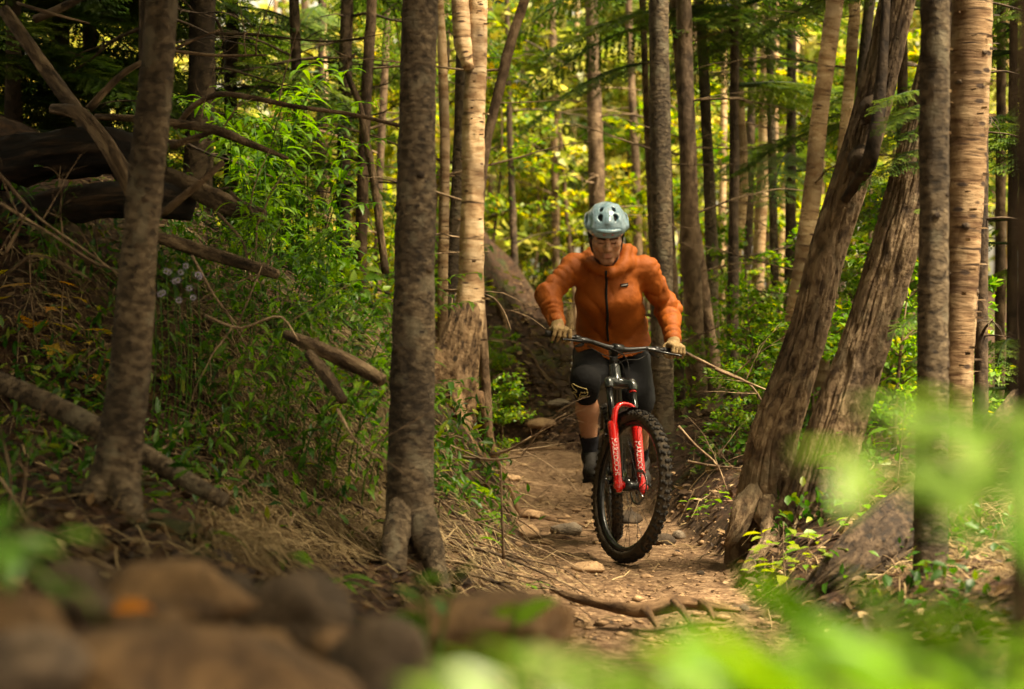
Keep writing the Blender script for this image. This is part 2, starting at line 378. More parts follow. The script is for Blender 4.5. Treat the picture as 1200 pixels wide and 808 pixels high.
def soilmat():
    m, t, N, L = nodes('soil')
    tc = N('TexCoord'); at = N('Attribute'); at.attribute_name = 'tint'
    n1 = N('TexNoise', Scale=2.3, Detail=8.0, Roughness=.65); n2 = N('TexNoise', Scale=22.0, Detail=6.0, Roughness=.7); n3 = N('TexNoise', Scale=120.0, Detail=4.0)
    for n in (n1, n2, n3): L(tc.outputs['Object'], n.inputs['Vector'])
    rt = ramp(t, [(.36, (.055, .031, .016)), (.5, (.13, .079, .043)), (.63, (.25, .168, .098))]); L(n2.outputs[0], rt.inputs[0])
    rl = ramp(t, [(.35, (.68, .64, .60)), (.65, (1.12, 1.1, 1.05))]); L(n1.outputs[0], rl.inputs[0])
    trail = mixc(t, L, 1.0, rt.outputs[0], rl.outputs[0], 'MULTIPLY')
    rs = ramp(t, [(.36, (.010, .005, .0025)), (.5, (.030, .0145, .007)), (.66, (.075, .038, .018))]); L(n2.outputs[0], rs.inputs[0])
    rm = ramp(t, [(.56, (0, 0, 0)), (.64, (.55, .55, .55))]); L(n1.outputs[0], rm.inputs[0])
    soil = mixc(t, L, rm.outputs[0], rs.outputs[0], (.035, .05, .012))
    ad = N('Math', operation='ADD'); sub = N('Math', operation='MULTIPLY_ADD'); L(n2.outputs[0], sub.inputs[0]); sub.inputs[1].default_value = .9; sub.inputs[2].default_value = -.45
    L(at.outputs['Fac'], ad.inputs[0]); L(sub.outputs[0], ad.inputs[1])
    re = ramp(t, [(.35, (0, 0, 0)), (.62, (1, 1, 1))]); L(ad.outputs[0], re.inputs[0])
    col = mixc(t, L, re.outputs[0], soil, trail)
    r3 = ramp(t, [(.3, (.7, .7, .7)), (.7, (1.2, 1.2, 1.2))]); L(n3.outputs[0], r3.inputs[0]); col = mixc(t, L, 1.0, col, r3.outputs[0], 'MULTIPLY')
    hb = N('Math', operation='MULTIPLY_ADD'); L(n3.outputs[0], hb.inputs[0]); hb.inputs[1].default_value = .2; L(n2.outputs[0], hb.inputs[2])
    finish(t, L, col, .9, hb.outputs[0], .5, .012, .2); return m
M['soil'] = soilmat()
def rockmat(name, c0, c1, moss=False):
    m, t, N, L = nodes(name); v = coords(t, L, (1, 1, 1), 'obj')
    n = N('TexNoise', Scale=9.0, Detail=8.0, Roughness=.7); L(v, n.inputs['Vector'])
    r = ramp(t, [(.36, c0), (.62, c1)]); L(n.outputs[0], r.inputs[0]); col = r.outputs[0]
    n2 = N('TexNoise', Scale=60.0, Detail=4.0); L(v, n2.inputs['Vector']); r2 = ramp(t, [(.3, (.7, .7, .7)), (.7, (1.2, 1.2, 1.2))]); L(n2.outputs[0], r2.inputs[0])
    col = mixc(t, L, 1.0, col, r2.outputs[0], 'MULTIPLY')
    finish(t, L, col, .8, n.outputs[0], .7, .03, .3); return m
M['rock_tan'] = rockmat('rock_tan', (.16, .09, .045), (.42, .27, .14))
M['rock_grey'] = rockmat('rock_grey', (.09, .07, .05), (.26, .20, .14))
M['rock_brown'] = rockmat('rock_brown', (.04, .021, .008), (.145, .083, .033))
M['rock_dark'] = rockmat('rock_dark', (.022, .014, .008), (.075, .05, .028))

# ------------------------------------------------------------------ terrain
def _sm(y, ys, vs, k=.5):
    y = np.asarray(y, float); return (np.interp(y - k, ys, vs) + np.interp(y, ys, vs) * 2 + np.interp(y + k, ys, vs)) / 4
def trail_x(y): return _sm(y, [-5, 2, 5, 7.2, 9.6, 12, 14.3, 15.4, 16.4, 17.4, 19, 150], [.9, .75, .5, .5, .55, .42, .28, .1, -.8, -2.6, -6, -6])
def trail_w(y): return _sm(y, [-5, 5, 7, 9.6, 12, 14.5, 18, 25, 150], [.6, .55, .5, .49, .46, .40, .7, .8, .8])
def trail_z(y): return _sm(y, [-5, 2, 5, 7, 11, 12.5, 14.5, 18, 20, 26, 40, 60, 150], [.15, .05, 0, 0, 0, .06, .2, .38, .48, .75, 1.2, 1.8, 3], .6)
def ground_z(x, y, detail=True):
    x = np.asarray(x, float); y = np.asarray(y, float)
    cx = trail_x(y); hw = trail_w(y) + .07 * noise(np.stack([x * 0, y * 1.7, x * 0 + 3], -1))
    sl = np.maximum(cx - hw - x, 0); sr = np.maximum(x - cx - hw, 0)
    a = _sm(y, [-5, 2.5, 4, 6, 7.5, 9, 11, 13, 16, 20, 26, 150], [.42, .42, .22, .08, .05, .22, .6, .72, .9, 1.05, .8, .8])
    b = _sm(y, [-5, 2.5, 4, 6, 7.5, 9, 11, 13, 16, 20, 26, 150], [.1, .1, .22, .34, .32, .72, .74, .58, .42, .35, .25, .1])
    z = trail_z(y) + a * (1 - np.exp(-sl / .28)) + b * 7 * (1 - np.exp(-sl / 7))
    ar = _sm(y, [-5, 6, 9.5, 12, 14, 20, 150], [.12, .16, .42, .36, .34, .3, .3])
    z = z + ar * (1 - np.exp(-sr / .3)) + .09 * 10 * (1 - np.exp(-sr / 10))
    up = np.clip((y - 15.9) / 1.9, 0, 1); up = up * up * (3 - 2 * up); z = z + 1.45 * np.exp(-((x + .6) / 1.0) ** 2) * up * np.interp(y, [21, 27], [1, .2]) - np.clip((y - 15.5) / 2, 0, 1) * .35 * np.exp(-np.maximum(x - .6, 0) ** 2)
    off = np.clip((sl + sr) / .3, 0, 1)
    if detail: z = z + .16 * fbm(np.stack([x * 2.6, y * 2.6, x * 0], -1), 3, 51) * up * np.exp(-((x + .4) / 1.2) ** 2) * np.interp(y, [19, 22], [1, 0])
    if detail:
        q = np.stack([x, y, x * 0], -1)
        z = z + off * (.07 * fbm(q * 1.3, 4, 3) + .02 * fbm(q * 7, 3, 9)) + (1 - off) * (.022 * fbm(q * 2.2, 3, 21) + .009 * fbm(q * 11, 3, 29)) - (1 - off) * .03 * np.exp(-((x - cx) / .22) ** 2)
    return z
def gz(x, y): return float(ground_z(np.array([x]), np.array([y]))[0])
def hit(px, py, y0=3., y1=60.):
    Y = np.arange(y0, y1, .04); x = (px - 600) / FP * Y; z = CZ + (404 - py) / FP * Y
    k = np.argmax(ground_z(x, Y) >= z)
    return np.array([x[k], Y[k], ground_z(x[k:k + 1], Y[k:k + 1])[0]])
def onground(px, Y): x = (px - 600) / FP * Y; return np.array([x, Y, gz(x, Y)])
def axis(dense0, dense1, st, lo, hi, gr):
    a = list(np.arange(dense0, dense1, st)); s = st; v = dense1
    while v < hi: a.append(v); s *= gr; v += s
    s = st; v = dense0 - st; b = []
    while v > lo: b.append(v); s *= gr; v -= s
    return np.array(b[::-1] + a)
gx = axis(-2.6, 2.4, .03, -90, 90, 1.07); gy = axis(6.2, 13.5, .035, -8, 150, 1.035)
XX, YY = np.meshgrid(gx, gy); ZZ = ground_z(XX, YY)
V = np.stack([XX, YY, ZZ], -1).reshape(-1, 3); nxg = len(gx); nyg = len(gy)
i = np.arange(nyg - 1)[:, None] * nxg + np.arange(nxg - 1)[None]
Fq = np.stack([i, i + 1, i + nxg + 1, i + nxg], -1).reshape(-1, 4)
dd = (np.abs(XX - trail_x(YY)) - trail_w(YY)).ravel(); mask = np.clip(.5 - dd / .34, 0, 1)
cutb = ((YY > 13.5) & (YY < 24)).ravel() * np.clip(1 - np.abs(dd - .5) / .7, 0, 1)
mask = np.maximum(mask, 0)
fm = dd[Fq].mean(1) < .02
for nm, sel in (('ground', ~fm), ('trail', fm)):
    u, inv = np.unique(Fq[sel], return_inverse=True)
    g = G(); g.add(V[u], inv.reshape(-1, 4), mask[u]); o = mk(nm, g, M['soil']); tag(o, kind='structure')

# ------------------------------------------------------------------ trees
def bark_r(style, seed, flare=0, lobes=5, fh=.16, a0=.15):
    def f(th, ar, r):
        q = np.stack([np.cos(th), np.sin(th), ar], -1)
        if style == 'rough':
            qq = q + .12 * np.stack([noise(q * np.array([2.5, 2.5, 5.]) + seed, 61), noise(q * np.array([2.5, 2.5, 5.]) + seed, 62), noise(q * np.array([3, 3, 4.]) + seed, 63)], -1)
            n = np.abs(noise(qq * np.array([4.2, 4.2, 1.7]) + seed, seed)); n2_ = np.abs(noise(qq * np.array([9., 9., 5.]) + seed, seed + 1)); cr = np.abs(noise(qq * np.array([2., 2., 12.]) + seed, seed + 2))
            plate = np.clip(n * 4.2, 0, 1) * .62 + np.clip(n2_ * 3.2, 0, 1) * .26 + np.clip(cr * 5, 0, 1) * .12
            k = r + np.minimum(r * .26, .026) * (plate - .75) + r * .08 * noise(q * np.array([1.2, 1.2, 2.0]) + seed, 3)
        elif style == 'birch':
            k = r * (1 + .05 * noise(q * np.array([1, 1, 3.]) + seed)) + .004 * noise(q * np.array([3, 3, 26.]) + seed, 5)
        else:
            k = r * (1 + .06 * noise(q * np.array([1, 1, 4.]) + seed)) + .0035 * fbm(q * np.array([5, 5, 26.]) + seed, 2, 7)
        if flare: k = k * (1 + flare * np.exp(-np.maximum(ar - a0, 0) / fh) * (.45 + .55 * np.cos(lobes * th + seed)))
        return k
    return f
# leaf crowns above the picture (shared)
def crown_mesh(name, n, rad, mat, size, seed, clumps=26):
    r = np.random.default_rng(seed); c = nrm(r.normal(size=(clumps, 3))) * (r.random((clumps, 1)) ** .4) * np.array(rad)
    k = r.integers(0, clumps, n); p = c[k] + r.normal(size=(n, 3)) * np.array(rad) * .17
    d = nrm(r.normal(size=(n, 3)) + [0, 0, -.3]); up = nrm(r.normal(size=(n, 3)) * .5 + [0, 0, 1])
    g = G(); addleaves(g, p, d, up, size * (.7 + .6 * r.random(n)), wid=.62, tint=np.clip(r.normal(.5, .22, n), 0, 1), fine=False); return g.mesh(name, mat)
CROWN = [crown_mesh('crown', 2600, (1.5, 1.5, 1.3), M['canopy'], .16, 40 + k) for k in range(3)]
def limb_mesh(seed):
    r = np.random.default_rng(seed); g = G()
    for k in range(6):
        a = k * 1.05 + r.random() * .5; e = np.array([math.cos(a) * 1.1, math.sin(a) * 1.1, .3 + r.random() * .8])
        p, q = spline([[0, 0, -.9 + .15 * k], e * .45 + [0, 0, -.4], e], [.035, .022, .008], n=7); addtube(g, p, q, 6)
    return g.mesh('limb', M['bark_brown'])
LIMB = [limb_mesh(3), limb_mesh(4)]
ntree = [0]
def tree(name, label, spec, Y, bk, style='smooth', thin=1.0, seg=14, step=.12, top=None, crown=True, flare=.5, lobes=5, group=None, cscale=1., coff=(0, 0, 0), ground=True, fh=.16, cat='tree'):
    """spec: (px, py, width px) rows from foot to top as seen in the photograph, at distance Y (or one distance per row)"""
    k = len(spec); Ys = np.full(k, Y) if np.isscalar(Y) else np.array(Y)
    pts = [P(s[0], s[1], y) for s, y in zip(spec, Ys)]; rad = [s[2] * thin / FP * y / 2 for s, y in zip(spec, Ys)]
    base = pts[0].copy()
    if ground:
        gzz = gz(base[0], base[1])
        if base[2] > gzz - .1: pts.insert(0, np.array([base[0] - (pts[1] - pts[0])[0] * .1, base[1], gzz - .15])); rad.insert(0, rad[0] * 1.05)
        base = np.array([base[0], base[1], gzz])
    top = top if top is not None else 6.5 + rng.random() * 2.5
    d = pts[-1] - pts[-2]; d = d / abs(d[2]); zt = pts[-1][2]
    if top > zt + .5:
        mid = pts[-1] + d * np.array([.8, .8, 1]) * (top - zt) * .5; end = mid + d * np.array([.4, .4, 1]) * (top - zt) * .5
        pts += [mid, end]; rad += [rad[-1] * .8, rad[-1] * .45]
    ntree[0] += 1; sd_ = ntree[0] * 7
    t = empty(name, base, label, cat, group)
    p, r_ = spline(pts, rad, step=step); g = G(); addtube(g, p, r_, seg, bark_r(style, sd_, flare, lobes, fh)); tr = mk('trunk', g, M[bk], t)
    if crown:
        e = p[-1] - base + np.array(coff)
        shared('crown', CROWN[sd_ % 3], t, Matrix.Translation(e) @ Matrix.Rotation(sd_, 4, 'Z') @ Matrix.Scale(cscale, 4))
        shared('limb', LIMB[sd_ % 2], t, Matrix.Translation(e) @ Matrix.Rotation(sd_ * 1.3, 4, 'Z'))
    t['_top'] = 0; del t['_top']
    return t, p, r_
def add_root(t, pts, rad, mat='root', name='root', seg=10, rough=.2, follow=False):
    p, q = spline(pts, rad, step=.04)
    if follow: f_ = np.clip(np.linspace(-.35, 1.6, len(p)), 0, 1); p[:, 2] = p[:, 2] * (1 - f_) + f_ * (ground_z(p[:, 0], p[:, 1]) + q * .2)
    p = np.array(p); sd_ = len(pts) + int(pts[0][0] * 100)
    def rf(th, ar, r): return r * (1 + rough * fbm(np.stack([np.cos(th), np.sin(th), ar * 9], -1) + sd_, 2, 4))
    g = G(); addtube(g, p, q, seg, rf); return mk(name, g, M[mat], t)
def knot(t, p, r, n, col='bark_dark', seed=1, zr=(0, 3)):
    """dark branch scars: short stubs sitting on the trunk"""
    rr = np.random.default_rng(seed)
    for k in range(n):
        g = G(); i = rr.integers(4, max(5, int(len(p) * .6))); a = rr.uniform(-math.pi, 0) ; d = np.array([math.cos(a), math.sin(a), .12])
        c = p[i] + d * r[i] * .95; s = r[i] * rr.uniform(.12, .24)
        addtube(g, [c - d * .012, c + d * .006, c + d * s * .55], [s * 1.25, s, s * .5], 7); mk('branch_scar', g, M[col], t)
def hz(pts): return [np.asarray(q, float) for q in pts]

# --- the left foreground tree
t1, p1, r1 = tree('slender_tree', 'slender grey-barked tree with spreading roots nearest on the dark left bank', [(128, 625, 66), (138, 540, 58), (148, 470, 54), (160, 340, 49), (170, 220, 46), (183, 90, 44), (191, -10, 42)], 6.5, 'bark_grey', thin=.88, seg=36, step=.03, flare=.35, lobes=4, cscale=1.0, top=5.0, coff=(-.3, .4, 0))
knot(t1, p1, r1, 7, seed=3)
for pr in ([(128, 560), (108, 590, 6.4), (85, 625, 6.3), (50, 655, 6.2)], [(138, 560), (152, 600, 6.35), (178, 640, 6.2), (205, 668, 6.1)], [(125, 575), (100, 585, 6.6), (70, 590, 6.7), (48, 610, 6.7)]):
    pts = [P(q[0], q[1], q[2] if len(q) > 2 else 6.5) for q in pr]
    add_root(t1, pts, [.062, .05, .036, .016], 'bark_grey')
# --- centre-left trunk
t2, p2, r2_ = tree('grey_tree', 'straight grey-brown trunk with dark knots at the left edge of the trail', [(478, 690, 62), (480, 640, 60), (481, 580, 62), (483, 480, 57), (485, 350, 53), (487, 220, 50), (490, 100, 47), (492, -10, 44)], 7.5, 'bark_grey', thin=.92, seg=44, step=.025, flare=.25, lobes=4, cscale=1.0, top=6.2)
knot(t2, p2, r2_, 10, seed=8)
add_root(t2, [P(470, 590, 7.45), P(462, 640, 7.35), P(462, 690, 7.25), P(466, 735, 7.1)], [.05, .046, .04, .025], 'bark_grey')
add_root(t2, [P(490, 600, 7.45), P(503, 640, 7.4), P(512, 672, 7.35), P(528, 700, 7.25)], [.06, .055, .04, .02], 'bark_grey')
# --- pale birch with forked top
t3, p3, r3_ = tree('pale_birch', 'peach-barked birch with forked top and rough curving foot on the bank', [(520, 470, 62), (531, 440, 58), (540, 405, 54), (549, 370, 41), (552, 330, 33), (554, 230, 29), (555, 140, 29), (558, 60, 28), (560, -10, 27)], 11.4, 'bark_birch', 'birch', thin=.9, seg=40, step=.03, flare=.25, lobes=5, cscale=.9)
g = G(); q, s = spline([P(550, 82, 11.35), P(543, 55, 11.35), (P(540, 20, 11.35)), P(537, -40, 11.4), P(520, -400, 11.6)], [.03, .052, .05, .048, .03], step=.04); addtube(g, q, s, 24, bark_r('birch', 5)); mk('limb', g, M['bark_birch'], t3)
q, s = spline([P(519, 478, 11.38), P(527, 445, 11.36), P(537, 408, 11.36), P(546, 372, 11.37), P(551, 352, 11.39)], [.17, .148, .118, .09, .062], step=.012); g = G(); addtube(g, q, s, 110, bark_r('rough', 31, .25, 5)); mk('rough_bark', g, M['bark_foot'], t3)
for a in ([(530, 440, 11.2), (552, 470, 11.0), (590, 505, 10.85), (640, 535, 10.8), (690, 552, 10.8)], [(558, 452, 11.5), (590, 468, 11.7), (630, 485, 11.9), (668, 510, 12.)]):
    pp = []
    for q in a:
        v = P(*q); v[2] = gz(v[0], v[1]) - .005 if q is not a[0] else v[2] - .05; pp.append(v)
    add_root(t3, pp, np.linspace(.036, .012, len(pp)), 'root', follow=True, rough=.35)
def flakes(t, p, r, n, seed, mat, zmax=3.2):
    rr = np.random.default_rng(seed); g = G()
    ok = np.where(p[:, 2] < zmax)[0]
    for k in range(n):
        i = rr.choice(ok[3:]); a = rr.uniform(-math.pi, 0); d = np.array([math.cos(a), math.sin(a), 0]); tg = np.array([-d[1], d[0], 0])
        w_ = rr.uniform(.008, .026); h = rr.uniform(.003, .016); c = p[i] + d * (r[i] * 1.01)
        vs = []
        for u in range(4):
            x = u / 3; vs += [c + tg * w_ * x + d * (.004 + .03 * x * x * rr.uniform(.5, 1)) + [0, 0, h * (.5 - .2 * x)], c + tg * w_ * x + d * (.004 + .03 * x * x) - [0, 0, h * (.5 - .1 * x)]]
        g.add(vs, [[0, 1, 3, 2], [2, 3, 5, 4], [4, 5, 7, 6]], rr.random())
    return tag(mk('peeling_bark', g, M[mat], t), kind='stuff')
flakes(t3, p3, r3_, 46, 4, 'litter')
# --- big leaning rough trunks on the right
t4, p4, r4_ = tree('leaning_tree', 'thick furrowed brown trunk leaning right, standing at the right edge of the trail', [(889, 625, 74), (895, 590, 66), (906, 520, 59), (928, 450, 52), (950, 380, 47), (968, 300, 47), (990, 230, 47), (1015, 150, 46), (1036, 70, 44), (1054, -10, 44)], [9.3] * 10, 'bark_rough', 'rough', thin=.9, seg=170, step=.011, flare=.10, lobes=5, fh=.15, top=6.5, coff=(1.0, 1.8, .2), cscale=.8)
t5, p5, r5_ = tree('leaning_tree', 'furrowed brown trunk leaning right beside the thicker one, half hidden by bright leaves', [(945, 650, 94), (955, 600, 84), (973, 530, 72), (998, 450, 64), (1022, 380, 60), (1045, 300, 58), (1066, 220, 54), (1085, 140, 50), (1103, 60, 48), (1120, -10, 46)], [9.0] * 10, 'bark_rough', 'rough', thin=.92, seg=180, step=.011, flare=.08, lobes=5, fh=.15, top=6.5, coff=(1.0, 1.8, .2), cscale=.8)
g = G(); q, s = spline([P(990, 235, 9.15), P(1018, 190, 9.0), P(1030, 120, 9.0), P(1036, 40, 9.02), P(1040, -60, 9.1), P(1046, -200, 9.3)], [.02, .035, .028, .022, .018, .01], step=.03); addtube(g, q, s, 16, bark_r('rough', 9)); mk('limb', g, M['bark_dark'], t4)
for (px, py, s_) in ((1024, 128, .05), (1012, 188, .055)):
    c = P(px, py, 9.14); g = G(); addtube(g, [c + [0, .04, 0], c, c + [-.02, -.03, .03]], [s_ * 1.3, s_, s_ * .5], 12, bark_r('rough', 3)); mk('burl', g, M['bark_dark'], t4)
for a in ([(884, 580, 9.25), (872, 602, 9.15), (864, 622, 9.1), (852, 640, 9.1)], [(905, 590, 9.2), (905, 625, 9.0), (890, 655, 8.8), (872, 672, 8.7)]):
    add_root(t4, [P(*q) for q in a], [.07, .06, .045, .02], 'bark_rough', rough=.35)
# --- front right slender dark trunk, peeling birch behind it, blurred trunk at the edge
t6, p6, r6_ = tree('slender_tree', 'straight dark grey trunk with pale bands standing in front of the peeling birch', [(1090, 705, 44), (1091, 640, 42), (1092, 560, 41), (1093, 400, 39), (1094, 250, 38), (1095, 120, 37), (1096, -10, 36)], 7.0, 'bark_grey', thin=.92, seg=36, step=.025, flare=.2, lobes=4, top=7)
knot(t6, p6, r6_, 14, seed=2)
t7, p7, r7_ = tree('peeling_birch', 'birch with curling orange-brown peeling bark just behind the dark right trunk', [(1118, 600, 40), (1120, 520, 38), (1122, 420, 38), (1126, 330, 40), (1131, 230, 44), (1135, 130, 46), (1138, 50, 47), (1140, -10, 47)], 8.4, 'bark_birch_old', 'birch', seg=36, step=.025, flare=.2, top=7)
flakes(t7, p7, r7_, 90, 14, 'litter', 3.0); knot(t7, p7, r7_, 12, seed=12)
t8, p8, r8_ = tree('near_tree', 'dark brown trunk out of focus at the right edge of the picture', [(1246, 1000, 130), (1246, 600, 122), (1247, 200, 118), (1250, -20, 116)], 2.6, 'bark_brown', seg=28, step=.04, top=6, cscale=.9)
# twin-stem fallen birch butt at lower right
t9, p9, r9_ = tree('leaning_stump', 'rough scaly butt of a leaning birch behind the dark right trunk', [(930, 712, 16), (955, 698, 42), (985, 680, 62), (1015, 655, 78), (1050, 628, 84), (1085, 600, 74), (1115, 570, 52), (1150, 535, 40), (1200, 470, 34)], [7.45, 7.5, 7.5, 7.6, 7.8, 8.1, 8.3, 8.5, 8.8], 'bark_scaly', 'rough', seg=120, step=.011, flare=0, crown=False, top=0, ground=False, cat='stump')
# --- thinner trunks through the wood, left to right (label, spec, distance, bark, style)
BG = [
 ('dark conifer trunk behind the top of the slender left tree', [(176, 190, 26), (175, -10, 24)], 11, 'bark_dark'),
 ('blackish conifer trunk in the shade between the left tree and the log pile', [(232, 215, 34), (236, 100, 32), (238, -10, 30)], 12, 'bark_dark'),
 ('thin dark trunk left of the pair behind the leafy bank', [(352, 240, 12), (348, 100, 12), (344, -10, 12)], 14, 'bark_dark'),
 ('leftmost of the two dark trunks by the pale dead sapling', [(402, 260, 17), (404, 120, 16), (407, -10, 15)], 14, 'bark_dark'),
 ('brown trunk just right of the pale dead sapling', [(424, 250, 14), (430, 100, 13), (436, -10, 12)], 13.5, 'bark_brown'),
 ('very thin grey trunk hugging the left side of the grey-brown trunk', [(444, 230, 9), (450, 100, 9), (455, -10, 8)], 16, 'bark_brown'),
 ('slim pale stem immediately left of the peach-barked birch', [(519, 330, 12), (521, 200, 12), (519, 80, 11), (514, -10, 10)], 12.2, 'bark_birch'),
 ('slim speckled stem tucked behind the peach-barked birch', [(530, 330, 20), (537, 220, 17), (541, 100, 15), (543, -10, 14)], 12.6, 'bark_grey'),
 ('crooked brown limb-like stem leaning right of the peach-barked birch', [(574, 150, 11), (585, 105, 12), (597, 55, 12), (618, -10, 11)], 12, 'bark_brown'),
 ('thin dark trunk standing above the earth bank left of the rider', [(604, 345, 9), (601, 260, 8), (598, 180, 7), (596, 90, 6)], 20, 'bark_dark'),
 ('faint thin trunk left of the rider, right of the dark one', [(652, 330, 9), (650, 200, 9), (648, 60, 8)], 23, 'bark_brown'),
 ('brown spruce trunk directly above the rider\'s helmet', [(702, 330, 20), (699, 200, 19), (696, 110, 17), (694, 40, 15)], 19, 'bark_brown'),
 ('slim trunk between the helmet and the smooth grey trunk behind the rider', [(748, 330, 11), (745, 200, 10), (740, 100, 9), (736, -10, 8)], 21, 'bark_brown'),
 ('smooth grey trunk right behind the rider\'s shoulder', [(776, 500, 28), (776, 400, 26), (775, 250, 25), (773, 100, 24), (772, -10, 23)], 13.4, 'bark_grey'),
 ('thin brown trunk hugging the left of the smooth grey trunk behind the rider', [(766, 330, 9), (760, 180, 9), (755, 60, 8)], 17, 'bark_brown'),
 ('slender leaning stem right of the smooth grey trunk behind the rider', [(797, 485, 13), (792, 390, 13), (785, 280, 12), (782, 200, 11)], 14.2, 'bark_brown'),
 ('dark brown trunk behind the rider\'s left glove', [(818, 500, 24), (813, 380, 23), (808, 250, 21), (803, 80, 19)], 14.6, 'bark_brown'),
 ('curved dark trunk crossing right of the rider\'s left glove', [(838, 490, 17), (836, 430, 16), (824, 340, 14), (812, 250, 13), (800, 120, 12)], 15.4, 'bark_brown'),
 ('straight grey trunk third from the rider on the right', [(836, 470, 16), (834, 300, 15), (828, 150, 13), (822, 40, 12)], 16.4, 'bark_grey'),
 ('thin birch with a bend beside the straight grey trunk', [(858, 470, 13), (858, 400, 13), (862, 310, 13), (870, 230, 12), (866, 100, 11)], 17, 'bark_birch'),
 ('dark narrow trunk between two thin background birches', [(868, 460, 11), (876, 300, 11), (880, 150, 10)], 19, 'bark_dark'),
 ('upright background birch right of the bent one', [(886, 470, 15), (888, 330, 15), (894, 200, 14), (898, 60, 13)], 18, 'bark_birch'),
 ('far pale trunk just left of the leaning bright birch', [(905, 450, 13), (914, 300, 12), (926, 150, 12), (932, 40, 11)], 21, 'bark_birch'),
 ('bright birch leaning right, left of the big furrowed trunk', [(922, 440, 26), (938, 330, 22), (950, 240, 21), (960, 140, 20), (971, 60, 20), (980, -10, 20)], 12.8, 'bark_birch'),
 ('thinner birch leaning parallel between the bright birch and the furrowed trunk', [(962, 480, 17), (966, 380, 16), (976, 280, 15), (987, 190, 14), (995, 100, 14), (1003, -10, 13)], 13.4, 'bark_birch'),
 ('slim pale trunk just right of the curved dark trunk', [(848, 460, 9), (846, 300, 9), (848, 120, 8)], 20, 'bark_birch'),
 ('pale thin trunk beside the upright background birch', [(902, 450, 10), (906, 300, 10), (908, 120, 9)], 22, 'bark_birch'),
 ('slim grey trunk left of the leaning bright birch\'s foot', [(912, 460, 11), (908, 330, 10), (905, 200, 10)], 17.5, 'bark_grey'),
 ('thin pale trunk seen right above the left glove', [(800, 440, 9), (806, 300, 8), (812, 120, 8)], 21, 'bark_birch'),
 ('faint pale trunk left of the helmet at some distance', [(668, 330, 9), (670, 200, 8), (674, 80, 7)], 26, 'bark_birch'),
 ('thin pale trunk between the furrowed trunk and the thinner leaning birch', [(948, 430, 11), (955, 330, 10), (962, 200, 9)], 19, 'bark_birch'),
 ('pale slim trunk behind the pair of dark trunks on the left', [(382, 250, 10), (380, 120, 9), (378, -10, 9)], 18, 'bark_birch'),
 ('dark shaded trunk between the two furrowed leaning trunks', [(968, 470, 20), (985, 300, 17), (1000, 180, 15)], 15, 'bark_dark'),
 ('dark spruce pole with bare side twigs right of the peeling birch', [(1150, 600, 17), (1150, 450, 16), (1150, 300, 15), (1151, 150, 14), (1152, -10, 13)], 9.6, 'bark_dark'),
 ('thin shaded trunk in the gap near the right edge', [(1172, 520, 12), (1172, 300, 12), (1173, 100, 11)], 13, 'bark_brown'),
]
BGT = []
for k, (lab, sp, Y, bk) in enumerate(BG):
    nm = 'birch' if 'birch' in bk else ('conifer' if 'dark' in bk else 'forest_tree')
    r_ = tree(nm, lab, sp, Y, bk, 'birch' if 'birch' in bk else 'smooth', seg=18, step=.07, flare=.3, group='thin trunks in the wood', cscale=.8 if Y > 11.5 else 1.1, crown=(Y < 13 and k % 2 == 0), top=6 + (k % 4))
    BGT.append(r_)
    if bk == 'bark_birch': flakes(r_[0], r_[1], r_[2], 14, 60 + k, 'litter', 4)
# dead side twigs on trunks: shared bent twig meshes, each twig its own part
def twig_mesh(seed, L=1.0, mat='twig', r0=.008):
    r = np.random.default_rng(seed); g = G(); pts = [np.zeros(3)]; d = np.array([1., 0, .05])
    for k in range(6): d = nrm(d + r.normal(size=3) * [.1, .16, .12] + [0, 0, -.03]); pts.append(pts[-1] + d * L / 6)
    p, q = spline(pts, np.linspace(r0, .0018, 7), n=16); addtube(g, p, q, 5)
    for k in range(5):
        i = r.integers(4, 14); dd_ = nrm(np.array([.8, r.choice([-1, 1]) * .8, r.normal() * .4])); l = L * r.uniform(.12, .3)
        e, q2 = spline([p[i], p[i] + dd_ * l * .5, p[i] + nrm(dd_ + [.3, 0, -.2]) * l], [q[i] * .6, q[i] * .4, .0012], n=5); addtube(g, e, q2, 4)
    return g.mesh('branch', M[mat])
TW = [twig_mesh(k) for k in range(5)]; TWD = [twig_mesh(20 + k, 1.0, 'bark_dark', .011) for k in range(4)]
rr = np.random.default_rng(77)
for k, (t, p, r_) in enumerate(BGT):
    lab, sp, Y, bk = BG[k]; nb = {'bark_dark': 12, 'bark_brown': 6, 'bark_grey': 7}.get(bk, 3)
    if 'side twigs' in lab: nb = 22
    vis = np.where(p[:, 2] < CZ + 430 / FP * Y)[0]
    for j in range(nb):
        i = rr.choice(vis[2:]) if len(vis) > 4 else 1; a = rr.uniform(0, 2 * math.pi)
        d = np.array([math.cos(a), math.sin(a) * .6, rr.uniform(-.15, .3)])
        shared('branch', (TWD if bk == 'bark_dark' else TW)[j % 4], t, frame_m(p[i] - BASE[t.name], d, (0, 0, 1), rr.uniform(.5, 1.3) * (.6 if Y < 10 else 1)))

